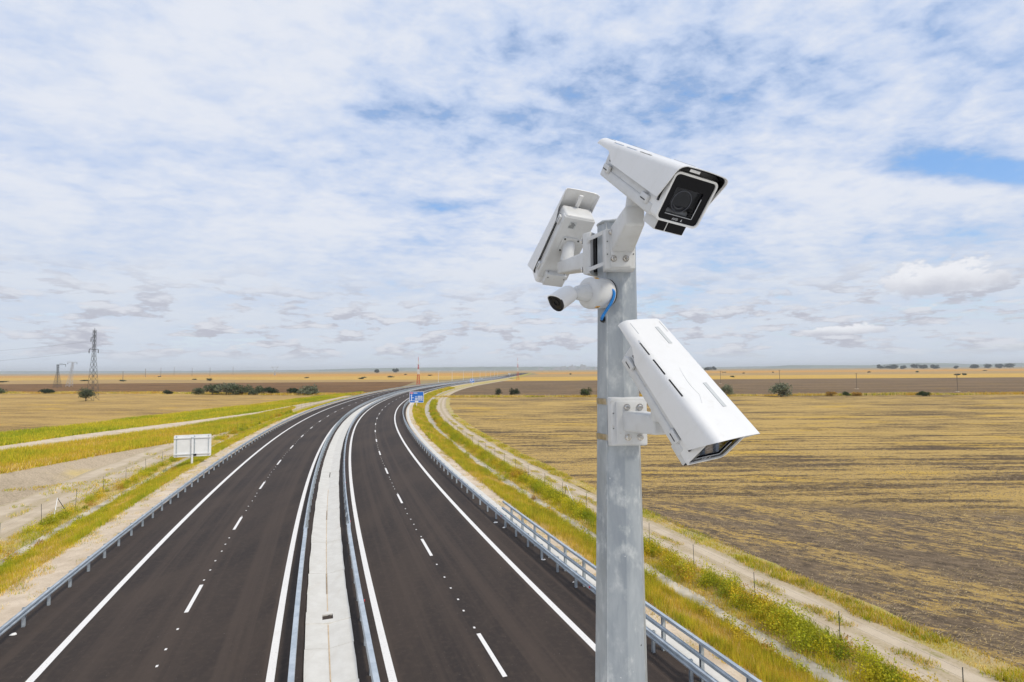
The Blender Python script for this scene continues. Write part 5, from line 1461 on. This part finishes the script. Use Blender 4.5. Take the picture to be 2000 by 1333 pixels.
# ------------------------------------------------------------------ scraps lying on the asphalt
def scrap(pxx, pyy, size, label, seed):
    d = fw + rr * ((pxx - 1000) / 1060) - uu * ((pyy - 666.5) / 1060); t_ = -CAM_H / d.z
    g = np.random.default_rng(seed); x, y = d.x * t_, d.y * t_
    bm = bmesh.new(); n = 9; lo = []; hi = []
    for k in range(n):
        a = 2 * PI * k / n; r_ = size * g.uniform(.5, 1.0); lo.append(bm.verts.new((math.cos(a) * r_ * 1.3, math.sin(a) * r_, .004))); hi.append(bm.verts.new((math.cos(a) * r_ * .9, math.sin(a) * r_ * .7, g.uniform(.015, .05))))
    c_ = bm.verts.new((0, 0, .03)); bm.faces.new(lo[::-1])
    for k in range(n):
        j = (k + 1) % n; bm.faces.new((lo[k], lo[j], hi[j], hi[k])); bm.faces.new((hi[k], hi[j], c_))
    o = obj('paper_scrap', bm, M_PAINT); o.location = (x, y, .002); tag(o, label, 'litter', 'scraps on the asphalt')
for i, (a_, b_, sz, lb) in enumerate(((26, 1240, .12, 'white scrap on the asphalt near the bottom of the left guardrail'), (984, 1031, .10, 'white scrap by the first post of the bridge railing'),
        (1061, 1094, .11, 'round white scrap on the asphalt beside the bridge railing'), (968, 1021, .16, 'larger pale scrap just before the bridge railing begins'), (1120, 1138, .07, 'tiny white scrap at a bridge railing post left of the mast'),
        (1276, 1264, .07, 'small pale scrap at the railing post just right of the mast'))): scrap(a_, b_, sz, lb, 300 + i)

# ------------------------------------------------------------------ hills and city on the horizon
def ridge(name, x0, x1, y, hmax, seed, n=160, depth=900):
    g = np.random.default_rng(seed); xs = np.linspace(x0, x1, n)
    hgt = hmax * (.35 + .65 * vnoise((xs - x0) / (x1 - x0) * 9 + seed, np.zeros(n) + seed * .37, seed)) * np.clip(np.minimum(np.arange(n), n - 1 - np.arange(n)) / 12, 0, 1) + 1
    hgt += g.normal(0, hmax * .025, n)
    V = []; T = []
    for i in range(n):
        V += [(xs[i], y, -1.5), (xs[i], y + depth * .4, hgt[i] * .8), (xs[i], y + depth, hgt[i]), (xs[i], y + depth * 1.6, -1.5)]
    for i in range(n - 1):
        for k in range(3): T.append((i * 4 + k, (i + 1) * 4 + k, (i + 1) * 4 + k + 1, i * 4 + k + 1))
    o = tri_mesh(name, np.array(V), np.array(T), M_HILL); tag(o, kind='structure')
ridge('hills', -11500, 2600, 8200, 62, 3); ridge('hills_beyond', -3000, 12000, 9600, 62, 5); ridge('hills_right', 3500, 10500, 7000, 68, 8)
g_ = np.random.default_rng(77)
b_px = sorted(list(g_.uniform(1042, 1165, 17)) + list(g_.uniform(1090, 1160, 14)))
ord_ = len(b_px)
for i, pxl in enumerate(b_px):
    D = 6800 + g_.uniform(-300, 300); d = fw + rr * ((pxl - 1000) / 1060); x = d.x / d.y * D
    near = math.exp(-((pxl - 1125) / 30) ** 2)
    h = g_.uniform(16, 32) + near * g_.uniform(5, 42); w = g_.uniform(14, 38)
    t = empty('city_building', (x, D, -1.5)); tag(t, 'hazy city building on the horizon left of the mast', 'building', 'far city skyline')
    bm = bmesh.new(); box(bm, (0, 0, h / 2), (w, 22, h)); obj('tower', bm, M_CITY, t)
    if g_.random() < .6:
        bm = bmesh.new(); box(bm, (w * .1, 0, h + 3), (w * .5, 12, 6)); obj('roof_block', bm, M_CITY, t)

# ------------------------------------------------------------------ air
bm = bmesh.new(); box(bm, (0, 5450, 40.0), (30000, 17500, 88.0))
hz_ = obj('haze', bm, None); tag(hz_, 'pale blue haze over the plain', 'haze', kind='stuff')
mh = bpy.data.materials.new('haze'); mh.use_nodes = True; mh.node_tree.nodes.clear(); th_ = NT(mh.node_tree)
pv_ = th_.n('ShaderNodeVolumePrincipled', {'Color': (.94, .97, 1.0, 1), 'Density': 0.00010, 'Anisotropy': 0.0})
ou = th_.n('ShaderNodeOutputMaterial'); mh.node_tree.links.new(pv_.outputs[0], ou.inputs['Volume'])
hz_.data.materials.clear(); hz_.data.materials.append(mh)
